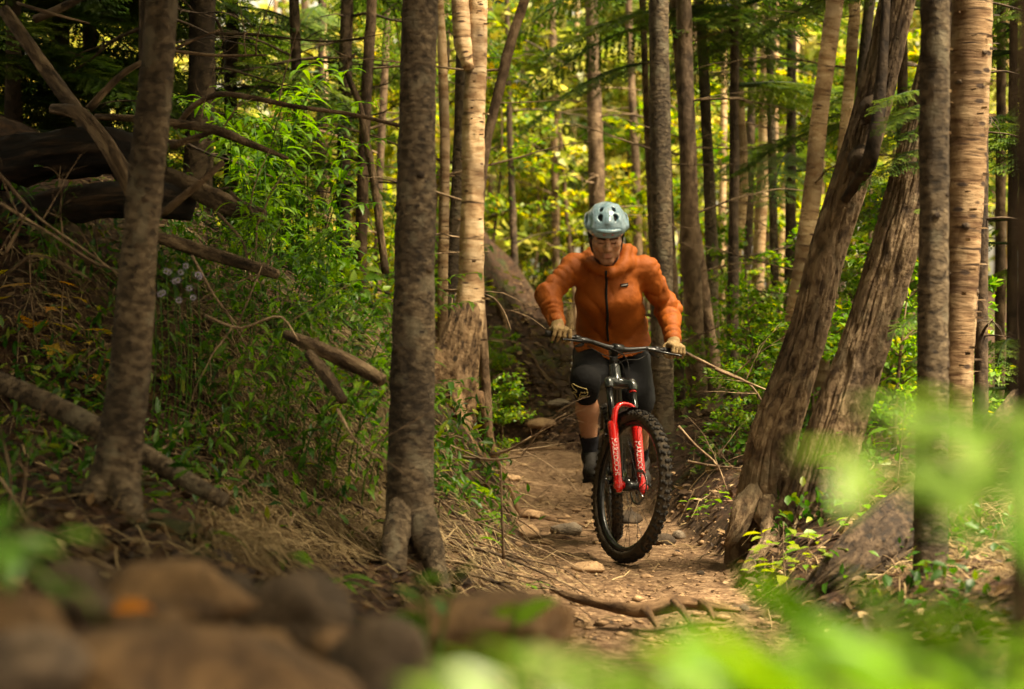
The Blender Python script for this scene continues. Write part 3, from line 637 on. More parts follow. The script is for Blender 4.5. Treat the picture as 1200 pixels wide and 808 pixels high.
# ------------------------------------------------------------------ spruce boughs
def bough_mesh(seed, mat, L=1.0):
    r = np.random.default_rng(seed); g = G(); n = 22
    p, q = spline([[0, 0, 0], [.35 * L, 0, .03], [.7 * L, 0, -.03], [L, 0, -.16]], [.012, .008, .005, .002], n=n); addtube(g, p, q, 5, tint=.1)
    pos = []; dr = []; sz = []; tn = []
    for i in range(3, n):
        for s in (-1, 1):
            x = i / n; l = L * .42 * (1 - x) ** .7 * r.uniform(.7, 1.1) + .05
            d = nrm(np.array([.75, s * 1.0, -.12 + r.normal() * .12]))
            m = max(3, int(l / .022)); tt = r.random()
            for k in range(m):
                c = p[i] + d * l * (k + .5) / m + [0, 0, -.10 * ((k / m) * l) ** 1.0]
                for s2 in (-1, 1):
                    pos.append(c); dr.append(nrm(d * .9 + np.cross([0, 0, 1], d) * s2 * .8 + [0, 0, r.normal() * .25])); sz.append(.045 * r.uniform(.8, 1.2)); tn.append(.25 + .5 * tt + .2 * k / m)
    addleaves(g, pos, dr, np.tile([0, 0, 1.], (len(pos), 1)), np.array(sz), wid=.34, tint=np.array(tn), fine=False); return g.mesh('bough', M[mat])
BOUGH = [bough_mesh(k, 'needle') for k in range(4)]
def boughs(t, p, n, z0, z1, Lr, seed, facing=None, droop=.15):
    r = np.random.default_rng(seed)
    for k in range(n):
        z = r.uniform(z0, z1); i = int(np.argmin(np.abs(p[:, 2] - z))); a = r.uniform(0, 2 * math.pi) if facing is None else r.normal(facing, .8)
        d = np.array([math.cos(a), math.sin(a), -droop + r.normal() * .12])
        shared('bough', BOUGH[k % 4], t, frame_m(p[i] - BASE[t.name], d, (0, 0, 1), r.uniform(*Lr)))
# living spruces: those carrying boughs into the picture
def spruce(label, px, Y, wpx, z0, z1, n, Lr, seed, facing=None):
    b = onground(px, Y); bp = 404 - (b[2] - CZ) / Y * FP
    t, p, r_ = tree('spruce', label, [(px, bp, wpx), (px + 2, bp - 250, wpx * .85), (px + 3, -10, wpx * .7)], Y, 'bark_dark', seg=12, step=.15, crown=False, top=max(z1 + 1.2, 6), group='spruces with green boughs')
    boughs(t, p, n, z0, z1, Lr, seed, facing); return t
spruce('spruce whose dark green boughs hang over the trail above the rider', 770, 16.5, 16, 3.3, 6.0, 24, (1.2, 2.0), 1)
spruce('spruce with layered boughs right of the trail, upper middle of the wood', 858, 15.5, 14, 2.8, 5.5, 18, (1.0, 1.7), 2)
spruce('spruce with dense boughs behind the leaning bright birch', 925, 17.5, 14, 2.6, 5.5, 18, (.9, 1.5), 3)
spruce('spruce with boughs behind the two furrowed trunks', 1055, 14, 16, .7, 4.5, 40, (.7, 1.2), 4)
spruce('shaded spruce with low boughs near the right edge', 1185, 12.5, 14, .6, 5, 56, (.7, 1.2), 5)
spruce('dark spruce in the shade at the upper left behind the log pile', 70, 13.5, 20, 1.8, 6, 70, (.8, 1.6), 6)
spruce('shaded spruce at the left edge with boughs above the rotten log', 15, 12, 18, 2.0, 5, 50, (.7, 1.3), 26)
spruce('shaded spruce just behind the slender left tree', 140, 14, 18, 2.2, 5.5, 50, (.8, 1.4), 27)
spruce('dark spruce between the left tree and the leafy bank', 270, 14.5, 18, 2.0, 5.5, 40, (.8, 1.5), 7)
spruce('spruce behind the leafy bank, left of the grey-brown trunk', 375, 18, 14, 2.6, 6.0, 22, (.9, 1.6), 8)
spruce('small far spruce left of the rider beyond the earth bank', 640, 25, 10, 2.6, 6, 22, (.9, 1.6), 9)
spruce('far spruce right of the helmet with pale sunlit boughs', 735, 27, 10, 2.6, 7, 22, (1.0, 1.8), 10)
# small near spruce tips between the furrowed trunks
t = empty('spruce_sapling', onground(1082, 8.9), 'small green spruce sapling poking out beside the furrowed trunks', 'tree')
b = BASE[t.name]; g = G(); q, s = spline([b, b + [.02, .02, .8], b + [.03, .03, 1.9]], [.014, .01, .004], n=14); addtube(g, q, s, 6); mk('trunk', g, M['bark_brown'], t)
for k, (px, py) in enumerate(((1035, 115), (1040, 140), (1050, 160), (1045, 185), (1060, 130), (1030, 200), (1090, 150), (1100, 300), (1090, 250), (1055, 380))):
    e = P(px, py, 8.75); z = max(e[2] + .05, b[2] + .2); o_ = np.array([b[0] + .03, b[1], z]); d = e - o_
    shared('bough', BOUGH[k % 4], t, frame_m(o_ - b, d, (0, 0, 1), np.linalg.norm(d) * 1.25))

# ------------------------------------------------------------------ broadleaf saplings filling the wood behind
def sapling_mesh(seed, n, mat, size, h=3.2, rad=1.0, low=.5):
    r = np.random.default_rng(seed); gb = G(); nb = 26; pos = []; dr = []
    q, s = spline([[0, 0, -.2], [.1 * r.normal(), .1 * r.normal(), h * .5], [.2 * r.normal(), .2 * r.normal(), h]], [.022, .015, .004], n=14); addtube(gb, q, s, 6)
    for k in range(nb):
        z = r.uniform(low, h); i = int(np.argmin(np.abs(q[:, 2] - z))); a = r.uniform(0, 6.3); L = rad * r.uniform(.5, 1.) * (1.15 - .6 * z / h)
        d = np.array([math.cos(a), math.sin(a), .25]); e = q[i] + d * L
        pp, ss = spline([q[i], q[i] + d * L * .5 + [0, 0, .06], e - [0, 0, .08]], [.007, .005, .0015], n=8); addtube(gb, pp, ss, 4)
        m = n // nb; u = r.random(m) ** .6; c = q[i] + (e - q[i]) * u[:, None]
        pos.append(c + r.normal(size=(m, 3)) * [.11, .11, .05] * L); dr.append(nrm(d + r.normal(size=(m, 3)) * .9))
    pos = np.concatenate(pos); dr = np.concatenate(dr); gl = G(); N_ = len(pos)
    addleaves(gl, pos, dr, nrm(r.normal(size=(N_, 3)) * .45 + [0, 0, 1]), size * (.6 + .7 * r.random(N_)), wid=.62, tint=np.clip(r.normal(.5, .25, N_), 0, 1), fine=False)
    return gb.mesh('trunk', M['bark_brown']), gl.mesh('crown', M[mat])
SAPF = [sapling_mesh(100 + k, 1500, 'leaf_far', .11) for k in range(4)]
SAPY = [sapling_mesh(110 + k, 1300, 'leaf_yellow', .09, 2.4, .9, .3) for k in range(3)]
SAPG = [sapling_mesh(120 + k, 1200, 'leaf_bright', .07, 1.5, .7, .1) for k in range(3)]
def place_sap(proto, name, label, group, x, y, s, rz):
    z = gz(x, y); t = empty(name, (x, y, z), label, 'tree' if name != 'shrub' else 'shrub', group); t.rotation_euler = (0, 0, rz); t.scale = (s, s, s)
    shared('trunk', proto[0], t); shared('crown', proto[1], t)
rr = np.random.default_rng(31)
k = 0
for Y in np.linspace(23, 46, 8):
    hwid = 640 / FP * Y
    for px in np.arange(-60, 1280, 140):
        x = (px + rr.uniform(-60, 60) - 600) / FP * Y
        if rr.random() < .12 and Y < 30: continue
        place_sap(SAPF[k % 4], 'sapling', 'hazy yellow-green sapling far back in the bright wood', 'saplings far back in the wood', x, Y + rr.uniform(-.9, .9), rr.uniform(1.1, 1.9) * (1 + (Y - 22) / 34), rr.uniform(0, 6)); k += 1
YL = ['above the leafy bank, between the dark trunks', 'beside the pale dead sapling', 'left of the peach-barked birch at mid height', 'just right of the peach-barked birch above the earth bank', 'left of the rider, beyond the earth bank', "at the rider's right shoulder, far down the trail", 'between the helmet and the smooth grey trunk', 'right of the smooth grey trunk behind the rider', 'behind the straight grey trunk on the right', 'behind the bent thin birch', 'between the bright leaning birch and the furrowed trunk', 'in the gap between the two furrowed trunks', 'behind the log pile, right of the slender left tree', "far behind the rider's elbow on the left", 'beyond the peach-barked birch, far back on its right', 'far behind the helmet on its right', 'behind the second furrowed trunk', 'behind the grey-brown trunk at the bank top']
SL = ['left of the first furrowed trunk, nearest the twig', 'behind the first furrowed trunk at knee height', 'right behind the long bare twig', "beside the smooth grey trunk's foot", "left of the smooth grey trunk's foot", 'between the second furrowed trunk and the dark right trunk', 'behind the gap left of the dark right trunk', "behind the second furrowed trunk's middle", 'between the feet of the furrowed trunks', 'right of the peeling birch', 'on the far trail bend left of the rider', 'at the right side of the pale birch foot', 'far down the trail left of the rider', 'under the bent thin birch', 'under the bright leaning birch', 'between the dark right trunk and the spruce pole', 'deep between the two furrowed trunks', 'far behind the straight grey trunk']
for i_, (px, Y, s) in enumerate(((330, 17, 1.0), (420, 19, 1.1), (500, 18, 1.2), (575, 20.5, .8), (620, 23, .8), (680, 24, .9), (720, 20, .8), (800, 20, 1.1), (850, 21, 1.2), (900, 23, 1.3), (960, 19, 1.1), (1010, 17, 1.0), (250, 19, 1.1), (640, 27, 1.2), (560, 24, 1.2), (760, 25, 1.2), (1060, 19, 1.1), (450, 16.5, .8))):
    b = onground(px, Y); place_sap(SAPY[int(px) % 3], 'sapling', 'yellow young tree ' + YL[i_], 'yellow young trees in the wood', b[0], Y, s, px)
for i_, (px, Y, s) in enumerate(((862, 11.6, .45), (885, 12.2, .55), (905, 13, .6), (800, 14.3, .45), (785, 13.9, .4), (1045, 10.5, .6), (1062, 11.2, .8), (1020, 12, .7), (955, 11.5, .55), (1130, 11, .6), (590, 16.3, .45), (575, 13.6, .45), (640, 24, .6), (870, 16, .8), (930, 15, .8), (1100, 12.5, .9), (990, 14, .8), (840, 18, .8))):
    b = onground(px, Y); place_sap(SAPG[int(px) % 3], 'shrub', 'green shrub ' + SL[i_], 'undergrowth shrubs among the trunks', b[0], Y, s, px)
# the far wood, one mass of leaves on the rising ground
n = 15000; r = np.random.default_rng(9); Yf = r.uniform(44, 62, n); xf = r.uniform(-.36, .36, n) * Yf; zf = ground_z(xf, Yf, False) + r.random(n) ** .8 * 11
cl = fbm(np.stack([xf * .35, Yf * .2, zf * .45], -1), 3, 5); ok = cl > -.1
g = G(); addleaves(g, np.stack([xf, Yf, zf], -1)[ok], nrm(r.normal(size=(n, 3)))[ok], nrm(r.normal(size=(n, 3)) * .4 + [0, 0, 1])[ok], r.uniform(.25, .5, n)[ok], wid=.65, tint=np.clip(.55 + .35 * cl[ok] + r.normal(size=ok.sum()) * .15, 0, 1), fine=False)
tag(mk('far_wood', g, M['leaf_far']), 'distant mass of pale yellow-green foliage closing the wood', 'foliage', kind='stuff')
rr = np.random.default_rng(8)
for k in range(26):
    Y = rr.uniform(26, 46); px = rr.uniform(0, 1200); b = onground(px, Y); bp = 404 - (b[2] - CZ) / Y * FP; wp = rr.uniform(6, 13)
    if 660 < px < 760 and Y < 30: continue
    tree('distant_tree', 'thin blurred trunk far back among the yellow foliage', [(px, bp, wp), (px + rr.normal() * 14, -20, wp * .7)], Y, 'bark_brown' if k % 3 else 'bark_birch', seg=8, step=.6, crown=False, top=11, group='distant trunks in the far wood')

# ------------------------------------------------------------------ mountain bike
M['rubber'] = plain('rubber', (.022, .019, .016), .75, 0, .3, .5, 60)
M['tyre_dust'] = plain('tyre_dust', (.055, .042, .028), .85, 0, .2, .5, 30)
M['black_metal'] = plain('black_metal', (.012, .012, .012), .35, .3, .5, .3, 50, .3)
M['alloy'] = plain('alloy', (.32, .31, .30), .3, .9, .5, .2, 60)
M['frame_paint'] = plain('frame_paint', (.022, .026, .024), .28, .2, .5, .3, 20, .6)
M['fork_red'] = plain('fork_red', (.62, .012, .010), .25, 0, .5, .12, 14, .7, .05)
M['white_print'] = plain('white_print', (.75, .73, .68), .5, 0, .3, .1, 40)
M['stanchion'] = plain('stanchion', (.03, .03, .03), .12, .8, .5, .1, 20)
LEAN, STEER, RX, RY = R(4.0), R(26), .568, 10.85
RZ = .372 * 0 + gz(RX, RY) - .004
HA = R(65); U_ = np.array([-math.cos(HA), 0, math.sin(HA)]); N_F = np.array([math.sin(HA), 0, math.cos(HA)])
HUB_F = np.array([1.22, 0, .372]); HUB_R = np.array([0, 0, .372]); AX = HUB_F - .044 * N_F
YAWB = R(.6)
def bw(p):
    p = np.asarray(p, float); x, y, z = p[..., 0], p[..., 1], p[..., 2]
    y2 = y * math.cos(LEAN) - z * math.sin(LEAN); z2 = y * math.sin(LEAN) + z * math.cos(LEAN)
    x3 = x * math.cos(YAWB) - y2 * math.sin(YAWB); y3 = x * math.sin(YAWB) + y2 * math.cos(YAWB)
    return np.stack([RX + y3, RY - x3, RZ + z2 + .006 * x], -1)
def st(p):
    q = np.asarray(p, float) - AX; c, s = math.cos(STEER), math.sin(STEER)
    return bw(AX + q * c + np.cross(np.broadcast_to(U_, q.shape), q) * s + (q @ U_)[..., None] * U_ * (1 - c))
bike = empty('mountain_bike', (RX, RY - .6, RZ), 'black mountain bike with bright red fork ridden toward the camera on the dirt trail', 'bicycle')
def part(name, g, mat, f, parent=bike): g.map(f); return mk(name, g, M[mat], parent)
def ring(R0, prof, n=72):
    th = np.arange(n) * 2 * math.pi / n; k = len(prof); V = []
    for t in th:
        for (r, y) in prof: V.append([math.cos(t) * (R0 + r), y, math.sin(t) * (R0 + r)])
    i = np.arange(n)[:, None]; j = np.arange(k)[None]; a = i * k + j; b = i * k + (j + 1) % k; i2 = (i + 1) % n
    return np.array(V), np.stack([a, b, i2 * k + (j + 1) % k, i2 * k + j], -1).reshape(-1, 4)
def wheel(hub, f, front):
    at = lambda v: f(v + hub)
    W = empty('wheel', BASE[bike.name]); W.parent = bike; W.location = (0, 0, 0)
    g = G(); pr = [(.029 * math.sin(a), .029 * math.cos(a)) for a in np.linspace(math.pi * -.22, math.pi * 1.22, 14)]
    V, F = ring(.338, pr); g.add(V, F); part('tyre', g, 'tyre_dust', at, W)
    g = G(); n = 62
    for k in range(n):
        t0 = 2 * math.pi * k / n
        rows = [(-.30, 0), (.30, 0)] if k % 2 else [(-.18, 0), (.18, 0)]
        rows += [(-1.02, .5), (1.02, .5)] + ([(-.66, .5), (.66, .5)] if k % 2 else [])
        for ph, o in rows:
            t = t0 + o * math.pi / n; rad = np.array([math.cos(t), 0, math.sin(t)]); tg = np.array([-math.sin(t), 0, math.cos(t)])
            nr = rad * math.cos(ph) + np.array([0, 1, 0]) * math.sin(ph); sd2 = np.cross(nr, tg); big = abs(ph) > .9
            addbox(g, rad * .338 + nr * .0315, .019 if not big else .017, .0115 if not big else .010, .009, [tg, sd2, nr], taper=.82)
    part('tread_knobs', g, 'rubber', at, W)
    g = G(); V, F = ring(.311, [(-.002, -.017), (.006, -.017), (.003, 0), (.006, .017), (-.002, .017), (-.016, .010), (-.016, -.010)]); g.add(V, F); part('rim', g, 'black_metal', at, W)
    g = G()
    for k in range(28):
        t = 2 * math.pi * k / 28; s = 1 if k % 2 else -1; t2 = t + (.9 if (k // 2) % 2 else -.9)
        addtube(g, [[math.cos(t2) * .025, s * .03, math.sin(t2) * .025], [math.cos(t) * .298, s * .003, math.sin(t) * .298]], .0014, 4, cap=False)
    part('spokes', g, 'black_metal', at, W)
    g = G(); addtube(g, [[0, -.052, 0], [0, -.035, 0], [0, -.033, 0], [0, .033, 0], [0, .035, 0], [0, .052, 0]], [.012, .012, .026, .026, .012, .012], 14); part('hub', g, 'black_metal', at, W)
    g = G(); V, F = ring(.088, [(.0, -.001), (.0, .001), (-.014, .001), (-.014, -.001)], 40); g.add(V + [0, .043, 0], F)
    for k in range(6):
        t = k * math.pi / 3; addtube(g, [[math.cos(t) * .02, .043, math.sin(t) * .02], [math.cos(t + .4) * .078, .043, math.sin(t + .4) * .078]], .004, 4)
    part('brake_disc', g, 'alloy', at, W)
    if not front:
        g = G()
        for k in range(7): V, F = ring(.024 + .0045 * k, [(0, -.001), (0, .001), (-.006, .001), (-.006, -.001)], 30); g.add(V + [0, -.030 - .0035 * (6 - k), 0], F)
        part('cassette', g, 'alloy', at, W)
    return W
wheel(HUB_F, st, True); wheel(HUB_R, bw, False)
# fork
fk = empty('fork', BASE[bike.name]); fk.parent = bike; fk.location = (0, 0, 0)
LEGY = .066
def leg(t, y, n=0.): return HUB_F + U_ * t + np.array([0, y, 0]) + N_F * n
for s in (-1, 1):
    g = G(); q, r_ = spline([leg(-.035, s * LEGY), leg(-.01, s * LEGY), leg(.03, s * LEGY), leg(.12, s * LEGY), leg(.26, s * LEGY), leg(.325, s * LEGY), leg(.33, s * LEGY)], [.012, .022, .0205, .0225, .0245, .027, .024], n=26); addtube(g, q, r_, 18)
    addtube(g, [leg(0, s * (LEGY + .02)), leg(0, s * .040)], .019, 14); part('fork_leg', g, 'fork_red', st, fk)
    g = G(); addtube(g, [leg(.30, s * LEGY), leg(.535, s * LEGY)], .0178, 14); part('stanchion', g, 'stanchion', st, fk)
    g = G(); addtube(g, [leg(.327, s * LEGY), leg(.335, s * LEGY)], .0235, 14); part('wiper_seal', g, 'rubber', st, fk)
g = G(); q, r_ = spline([leg(.285, -LEGY), leg(.345, -LEGY * .98, .014), leg(.395, -LEGY * .78, .022), leg(.418, -.028, .026), leg(.422, 0, .026), leg(.418, .028, .026), leg(.395, LEGY * .78, .022), leg(.345, LEGY * .98, .014), leg(.285, LEGY)], [.022, .024, .021, .019, .019, .019, .021, .024, .022], n=40); addtube(g, q, r_, 12, flat=(1.0, .62)); part('fork_arch', g, 'fork_red', st, fk)
# short black mudguard under the arch
g = G(); th = np.linspace(R(98), R(140), 14); Vv = []
for a in th:
    for ph in np.linspace(-1.2, 1.2, 7): Vv.append(HUB_F + np.array([math.cos(a), 0, math.sin(a)]) * (.355 + .034 * math.cos(ph)) + np.array([0, .046 * math.sin(ph), 0]))
i = np.arange(13)[:, None] * 7 + np.arange(6)[None]; g.add(Vv, np.stack([i, i + 1, i + 8, i + 7], -1).reshape(-1, 4)); part('mudguard', g, 'rubber', st, fk)
g = G(); q, r_ = spline([leg(.515, -LEGY), leg(.548, -LEGY), leg(.565, -.035, -.03), leg(.572, 0, -.044), leg(.565, .035, -.03), leg(.548, LEGY), leg(.515, LEGY)], [.023, .024, .026, .033, .026, .024, .023], n=30); addtube(g, q, r_, 14); part('fork_crown', g, 'frame_paint', st, fk)
g = G(); addtube(g, [leg(.548, LEGY), leg(.572, LEGY)], .017, 12); part('adjuster_cap', g, 'alloy', st, fk)
g = G(); addtube(g, [leg(.548, -LEGY), leg(.566, -LEGY)], .017, 12); part('adjuster_cap', g, 'alloy', st, fk)
g = G(); addtube(g, [leg(.505, LEGY), leg(.515, LEGY)], .0186, 14); part('red_band', g, 'fork_red', st, fk)
# lettering down both fork legs, wrapped onto the tube
def text_on_leg(s, word, t0, t1, face):
    cu = bpy.data.curves.new('txt', 'FONT'); cu.body = word; cu.size = 1; cu.resolution_u = 3
    o = bpy.data.objects.new('txt', cu); C.objects.link(o); bpy.context.view_layer.update()
    me = bpy.data.meshes.new_from_object(o.evaluated_get(bpy.context.evaluated_depsgraph_get()))
    V = np.array([v.co[:] for v in me.vertices]); fs = [list(p.vertices) for p in me.polygons]
    bpy.data.objects.remove(o); V[:, 0] -= V[:, 0].min(); L = V[:, 0].max(); k = (t1 - t0) / L
    tt = t0 + V[:, 0] * k; w_ = (V[:, 1] - .35) * .034; ang = face + w_ / .0235; rr_ = np.interp(tt, [0, .12, .26, .33], [.0215, .0228, .0248, .026]) + .0012
    W = leg(0, s * LEGY) + tt[:, None] * U_ + (N_F * np.cos(ang)[:, None] + np.array([0, 1, 0]) * np.sin(ang)[:, None]) * rr_[:, None]
    g = G(); tri = []
    for f in fs:
        for j in range(1, len(f) - 1): tri.append([f[0], f[j], f[j + 1]])
    g.add(W, np.array(tri)); part('lettering', g, 'white_print', st, fk)
text_on_leg(-1, 'MARZOCCHI', .235, .045, R(-28)); text_on_leg(1, 'MARZOCCHI', .235, .05, R(-30))
g = G(); addbox(g, leg(.05, .052, -.035), .03, .022, .06, [N_F, np.array([0, 1., 0]), U_]); part('brake_caliper', g, 'black_metal', st, fk)
# cockpit
BC = AX + U_ * .735 + N_F * .05
g = G(); addtube(g, [AX + U_ * .665, AX + U_ * .755], [.021, .021], 16); addtube(g, [AX + U_ * .72, AX + U_ * .73 + N_F * .02, BC], [.023, .02, .024], 14); addtube(g, [BC + [0, -.027, 0], BC + [0, .027, 0]], .025, 14); part('stem', g, 'black_metal', st)
hb = empty('handlebar', BASE[bike.name]); hb.parent = bike; hb.location = (0, 0, 0)
def bar(y): s = abs(y); return BC + np.array([-.06 * max(0, (s - .05)) , y, .022 * np.clip((s - .05) / .12, 0, 1) + .02 * max(0, s - .15)])
ys = np.linspace(-.385, .385, 41); g = G(); addtube(g, [bar(y) for y in ys], [.0115 + .005 * math.exp(-(y / .07) ** 2) for y in ys], 12); part('bar', g, 'black_metal', st, hb)
for s in (-1, 1):
    g = G(); yy = np.linspace(.262, .392, 30); addtube(g, [bar(s * y) for y in yy], [.0165 + .0012 * (i % 2) for i in range(30)], 14); part('grip', g, 'rubber', st, hb)
    g = G(); b0 = bar(s * .225); addtube(g, [b0 + [-.004, s * .014, 0], b0 + [-.004, -s * .014, 0]], .018, 12)
    q, r_ = spline([b0 + [.018, s * .02, -.006], b0 + [.035, -s * .02, -.008], b0 + [.028, -s * .075, -.006]], [.011, .014, .009], n=10); addtube(g, q, r_, 10)
    q, r_ = spline([b0 + [.036, -s * .012, -.01], b0 + [.058, s * .03, -.014], b0 + [.060, s * .075, -.016], b0 + [.066, s * .11, -.018]], [.007, .006, .0055, .005], n=14); addtube(g, q, r_, 8); part('brake_lever', g, 'black_metal', st, hb)
    g = G(); b1 = bar(s * .19); addtube(g, [b1 + [0, 0, -.012], b1 + [.012, s * .01, -.028], b1 + [.006, s * .045, -.04]], [.012, .010, .006], 8); part('shifter', g, 'black_metal', st, hb)
    g = G(); q, r_ = spline([bar(s * .15) + [.028, 0, -.006], bar(s * .07) + [.07, 0, -.012], BC + [.055, -s * .03, -.05], AX + U_ * .60 + N_F * .06 + [0, -s * .045, 0], AX + U_ * .52 + N_F * .02 + [0, -s * .05, 0]], [.0027] * 5, n=26); addtube(g, q, r_, 6); part('brake_hose', g, 'rubber', st, hb)
    g = G(); q, r_ = spline([bar(s * .17) + [.012, 0, -.03], bar(s * .1) + [.045, 0, -.05], BC + [.05, s * .01, -.06], AX + U_ * .60 + [.03, -s * .05, 0]], [.0024] * 4, n=22); addtube(g, q, r_, 6); part('shift_cable', g, 'rubber', st, hb)
g = G(); q, r_ = spline([AX + U_ * .5 + N_F * .02 + [0, .05, 0], leg(.42, .075, -.02), leg(.2, .088, -.02), leg(.06, .075, -.035)], [.0027] * 4, n=20); addtube(g, q, r_, 6); part('brake_hose', g, 'rubber', st, fk)
# frame
BB = np.array([.44, 0, .338]); HT0 = AX + U_ * .585; HT1 = AX + U_ * .665; ST = np.array([.335, 0, .74])
fr = empty('frame', BASE[bike.name]); fr.parent = bike; fr.location = (0, 0, 0)
for nm, pts, rad in (('head_tube', [HT0 - U_ * .01, HT0 + U_ * .02, HT1], [.033, .029, .026]), ('down_tube', [HT0 + U_ * .01, (HT0 + BB) / 2 + np.array([.03, 0, .01]), BB], [.030, .034, .032]), ('top_tube', [HT1 - U_ * .02, (HT1 + ST) / 2 - np.array([0, 0, .02]), ST - [0, 0, .05]], [.025, .022, .019]), ('seat_tube', [BB, ST], [.024, .019]), ('seat_post', [ST - [-.01, 0, .05], ST + np.array([-.045, 0, .10])], [.0155, .0155])):
    g = G(); q, r_ = spline(pts, rad, n=16); addtube(g, q, r_, 14); part(nm, g, 'frame_paint' if nm != 'seat_post' else 'black_metal', bw, fr)
for s in (-1, 1):
    for nm, pts, rad in (('chain_stay', [BB + [-.03, s * .035, 0], HUB_R + [.18, s * .06, -.01], HUB_R + [0, s * .072, 0]], [.016, .014, .012]), ('seat_stay', [ST + [.03, s * .03, -.12], HUB_R + [.17, s * .06, .2], HUB_R + [0, s * .072, 0]], [.013, .012, .011])):
        g = G(); q, r_ = spline(pts, rad, n=16); addtube(g, q, r_, 10); part(nm, g, 'frame_paint', bw, fr)
g = G(); addtube(g, [BB + [.06, 0, .06], ST + [.06, 0, -.16]], [.02, .02], 12); V_, _ = spline([BB + [.05, 0, .07], ST + [.06, 0, -.16]], n=60)
th = np.linspace(0, 16 * math.pi, 120); ctr = np.linspace(0, 1, 120)[:, None] * (ST + [.06, 0, -.16] - BB - [.06, 0, .06]) + BB + [.06, 0, .06]
addtube(g, ctr + np.stack([np.cos(th) * .03, np.sin(th) * .03, th * 0], -1), .004, 5); part('rear_shock', g, 'black_metal', bw, fr)
g = G(); sp = ST + np.array([-.055, 0, .13]); q, r_ = spline([sp + [.14, 0, 0], sp + [.04, 0, .006], sp + [-.06, 0, .012], sp + [-.12, 0, .022]], [.016, .03, .066, .058], n=20); addtube(g, q, r_, 14, flat=(.45, 1) if abs((q[1] - q[0])[0]) < 0 else (1, .4)); part('saddle', g, 'rubber', bw)
CA = R(-12); cr = np.array([math.cos(CA), 0, -math.sin(CA)])      # right crank points forward and a little up
cs = empty('crankset', BASE[bike.name]); cs.parent = bike; cs.location = (0, 0, 0)
g = G(); V, F = ring(.062, [(.004, -.002), (.004, .002), (-.018, .002), (-.018, -.002)], 32); g.add(V + BB + [0, -.048, 0], F); part('chainring', g, 'black_metal', bw, cs)
PED = {}
for s, d in ((-1, cr), (1, -cr)):
    g = G(); addtube(g, [BB + [0, s * .05, 0], BB + [0, s * .062, 0] + d * .02, BB + [0, s * .07, 0] + d * .168], [.022, .016, .012], 10); part('crank_arm', g, 'black_metal', bw, cs)
    pc = BB + np.array([0, s * .135, 0]) + d * .168; PED[s] = pc
    g = G(); addbox(g, pc, .1, .1, .014); addbox(g, pc, .06, .104, .02)
    for a in (-1, 1):
        for b_ in (-1, 0, 1): addtube(g, [pc + [.042 * a, .04 * b_, .004], pc + [.042 * a, .04 * b_, .013]], .003, 5)
    part('pedal', g, 'black_metal', bw, cs)
g = G()
for z_ in (.055, -.055): addtube(g, [BB + [0, -.048, z_], HUB_R + [0, -.045, z_ * .8]], .005, 6)
part('chain', g, 'black_metal', bw)
g = G(); q, r_ = spline([HUB_R + [0, -.06, -.02], HUB_R + [-.01, -.065, -.07], HUB_R + [.03, -.055, -.15]], [.016, .014, .012], n=8); addtube(g, q, r_, 8); part('derailleur', g, 'black_metal', bw)

# ------------------------------------------------------------------ rider
M['jacket'] = None
def fabric(name, col, rough=.75, sc=14, bs=.25):
    m, t, N, L = nodes(name); tc = N('TexCoord'); n = N('TexNoise', Scale=sc, Detail=5.0, Distortion=.6); L(tc.outputs['Object'], n.inputs['Vector'])
    n2 = N('TexNoise', Scale=420.0, Detail=2.0); L(tc.outputs['Object'], n2.inputs['Vector'])
    r = ramp(t, [(.3, [c * .82 for c in col]), (.7, [min(1, c * 1.12) for c in col])]); L(n.outputs[0], r.inputs[0])
    h = N('Math', operation='MULTIPLY_ADD'); L(n2.outputs[0], h.inputs[0]); h.inputs[1].default_value = .08; L(n.outputs[0], h.inputs[2])
    finish(t, L, r.outputs[0], rough, h.outputs[0], bs, .03, .25, {}); return m
M['jacket'] = fabric('jacket', (.30, .074, .005), .65)
M['black_fabric'] = fabric('black_fabric', (.006, .006, .007), .85, 20)
M['pad_fabric'] = fabric('pad_fabric', (.005, .0045, .0045), .9, 40, .1)
M['sock_fabric'] = fabric('sock_fabric', (.018, .018, .024), .9, 60, .1)
M['glove_fabric'] = fabric('glove_fabric', (.27, .18, .08), .85, 60, .15)
M['shoe'] = fabric('shoe', (.02, .017, .014), .7, 30)
M['helmet_shell'] = plain('helmet_shell', (.24, .37, .45), .22, 0, .5, .05, 8, .7, .02)
M['helmet_dark'] = plain('helmet_dark', (.012, .011, .011), .7, 0, .3, .3, 60)
M['strap'] = plain('strap', (.012, .011, .011), .8, 0, .2, .3, 80)
M['pad_logo'] = plain('pad_logo', (.42, .33, .13), .7, 0, .2, .1, 40)
def skinmat():
    m, t, N, L = nodes('skin'); a = N('Attribute'); a.attribute_name = 'tint'
    r = ramp(t, [(0, (.018, .011, .008)), (.22, (.10, .05, .03)), (.42, (.30, .145, .08)), (.62, (.44, .225, .125)), (.8, (.48, .20, .12)), (1, (.42, .10, .075))]); L(a.outputs['Fac'], r.inputs[0])
    tc = N('TexCoord'); n = N('TexNoise', Scale=90.0, Detail=4.0); L(tc.outputs['Object'], n.inputs['Vector']); r2 = ramp(t, [(.3, (.9, .88, .86)), (.7, (1.06, 1.05, 1.04))]); L(n.outputs[0], r2.inputs[0])
    b, o = finish(t, L, mixc(t, L, 1.0, r.outputs[0], r2.outputs[0], 'MULTIPLY'), .5, n.outputs[0], .08, .002, .4, {'Subsurface Weight': .12, 'Subsurface Scale': .01}); return m
M['skin'] = skinmat()
rider = empty('person', (.55, 10.45, RZ + .33), 'rider in orange hooded jacket, black shorts and grey-blue helmet leaning over the bicycle', 'person')
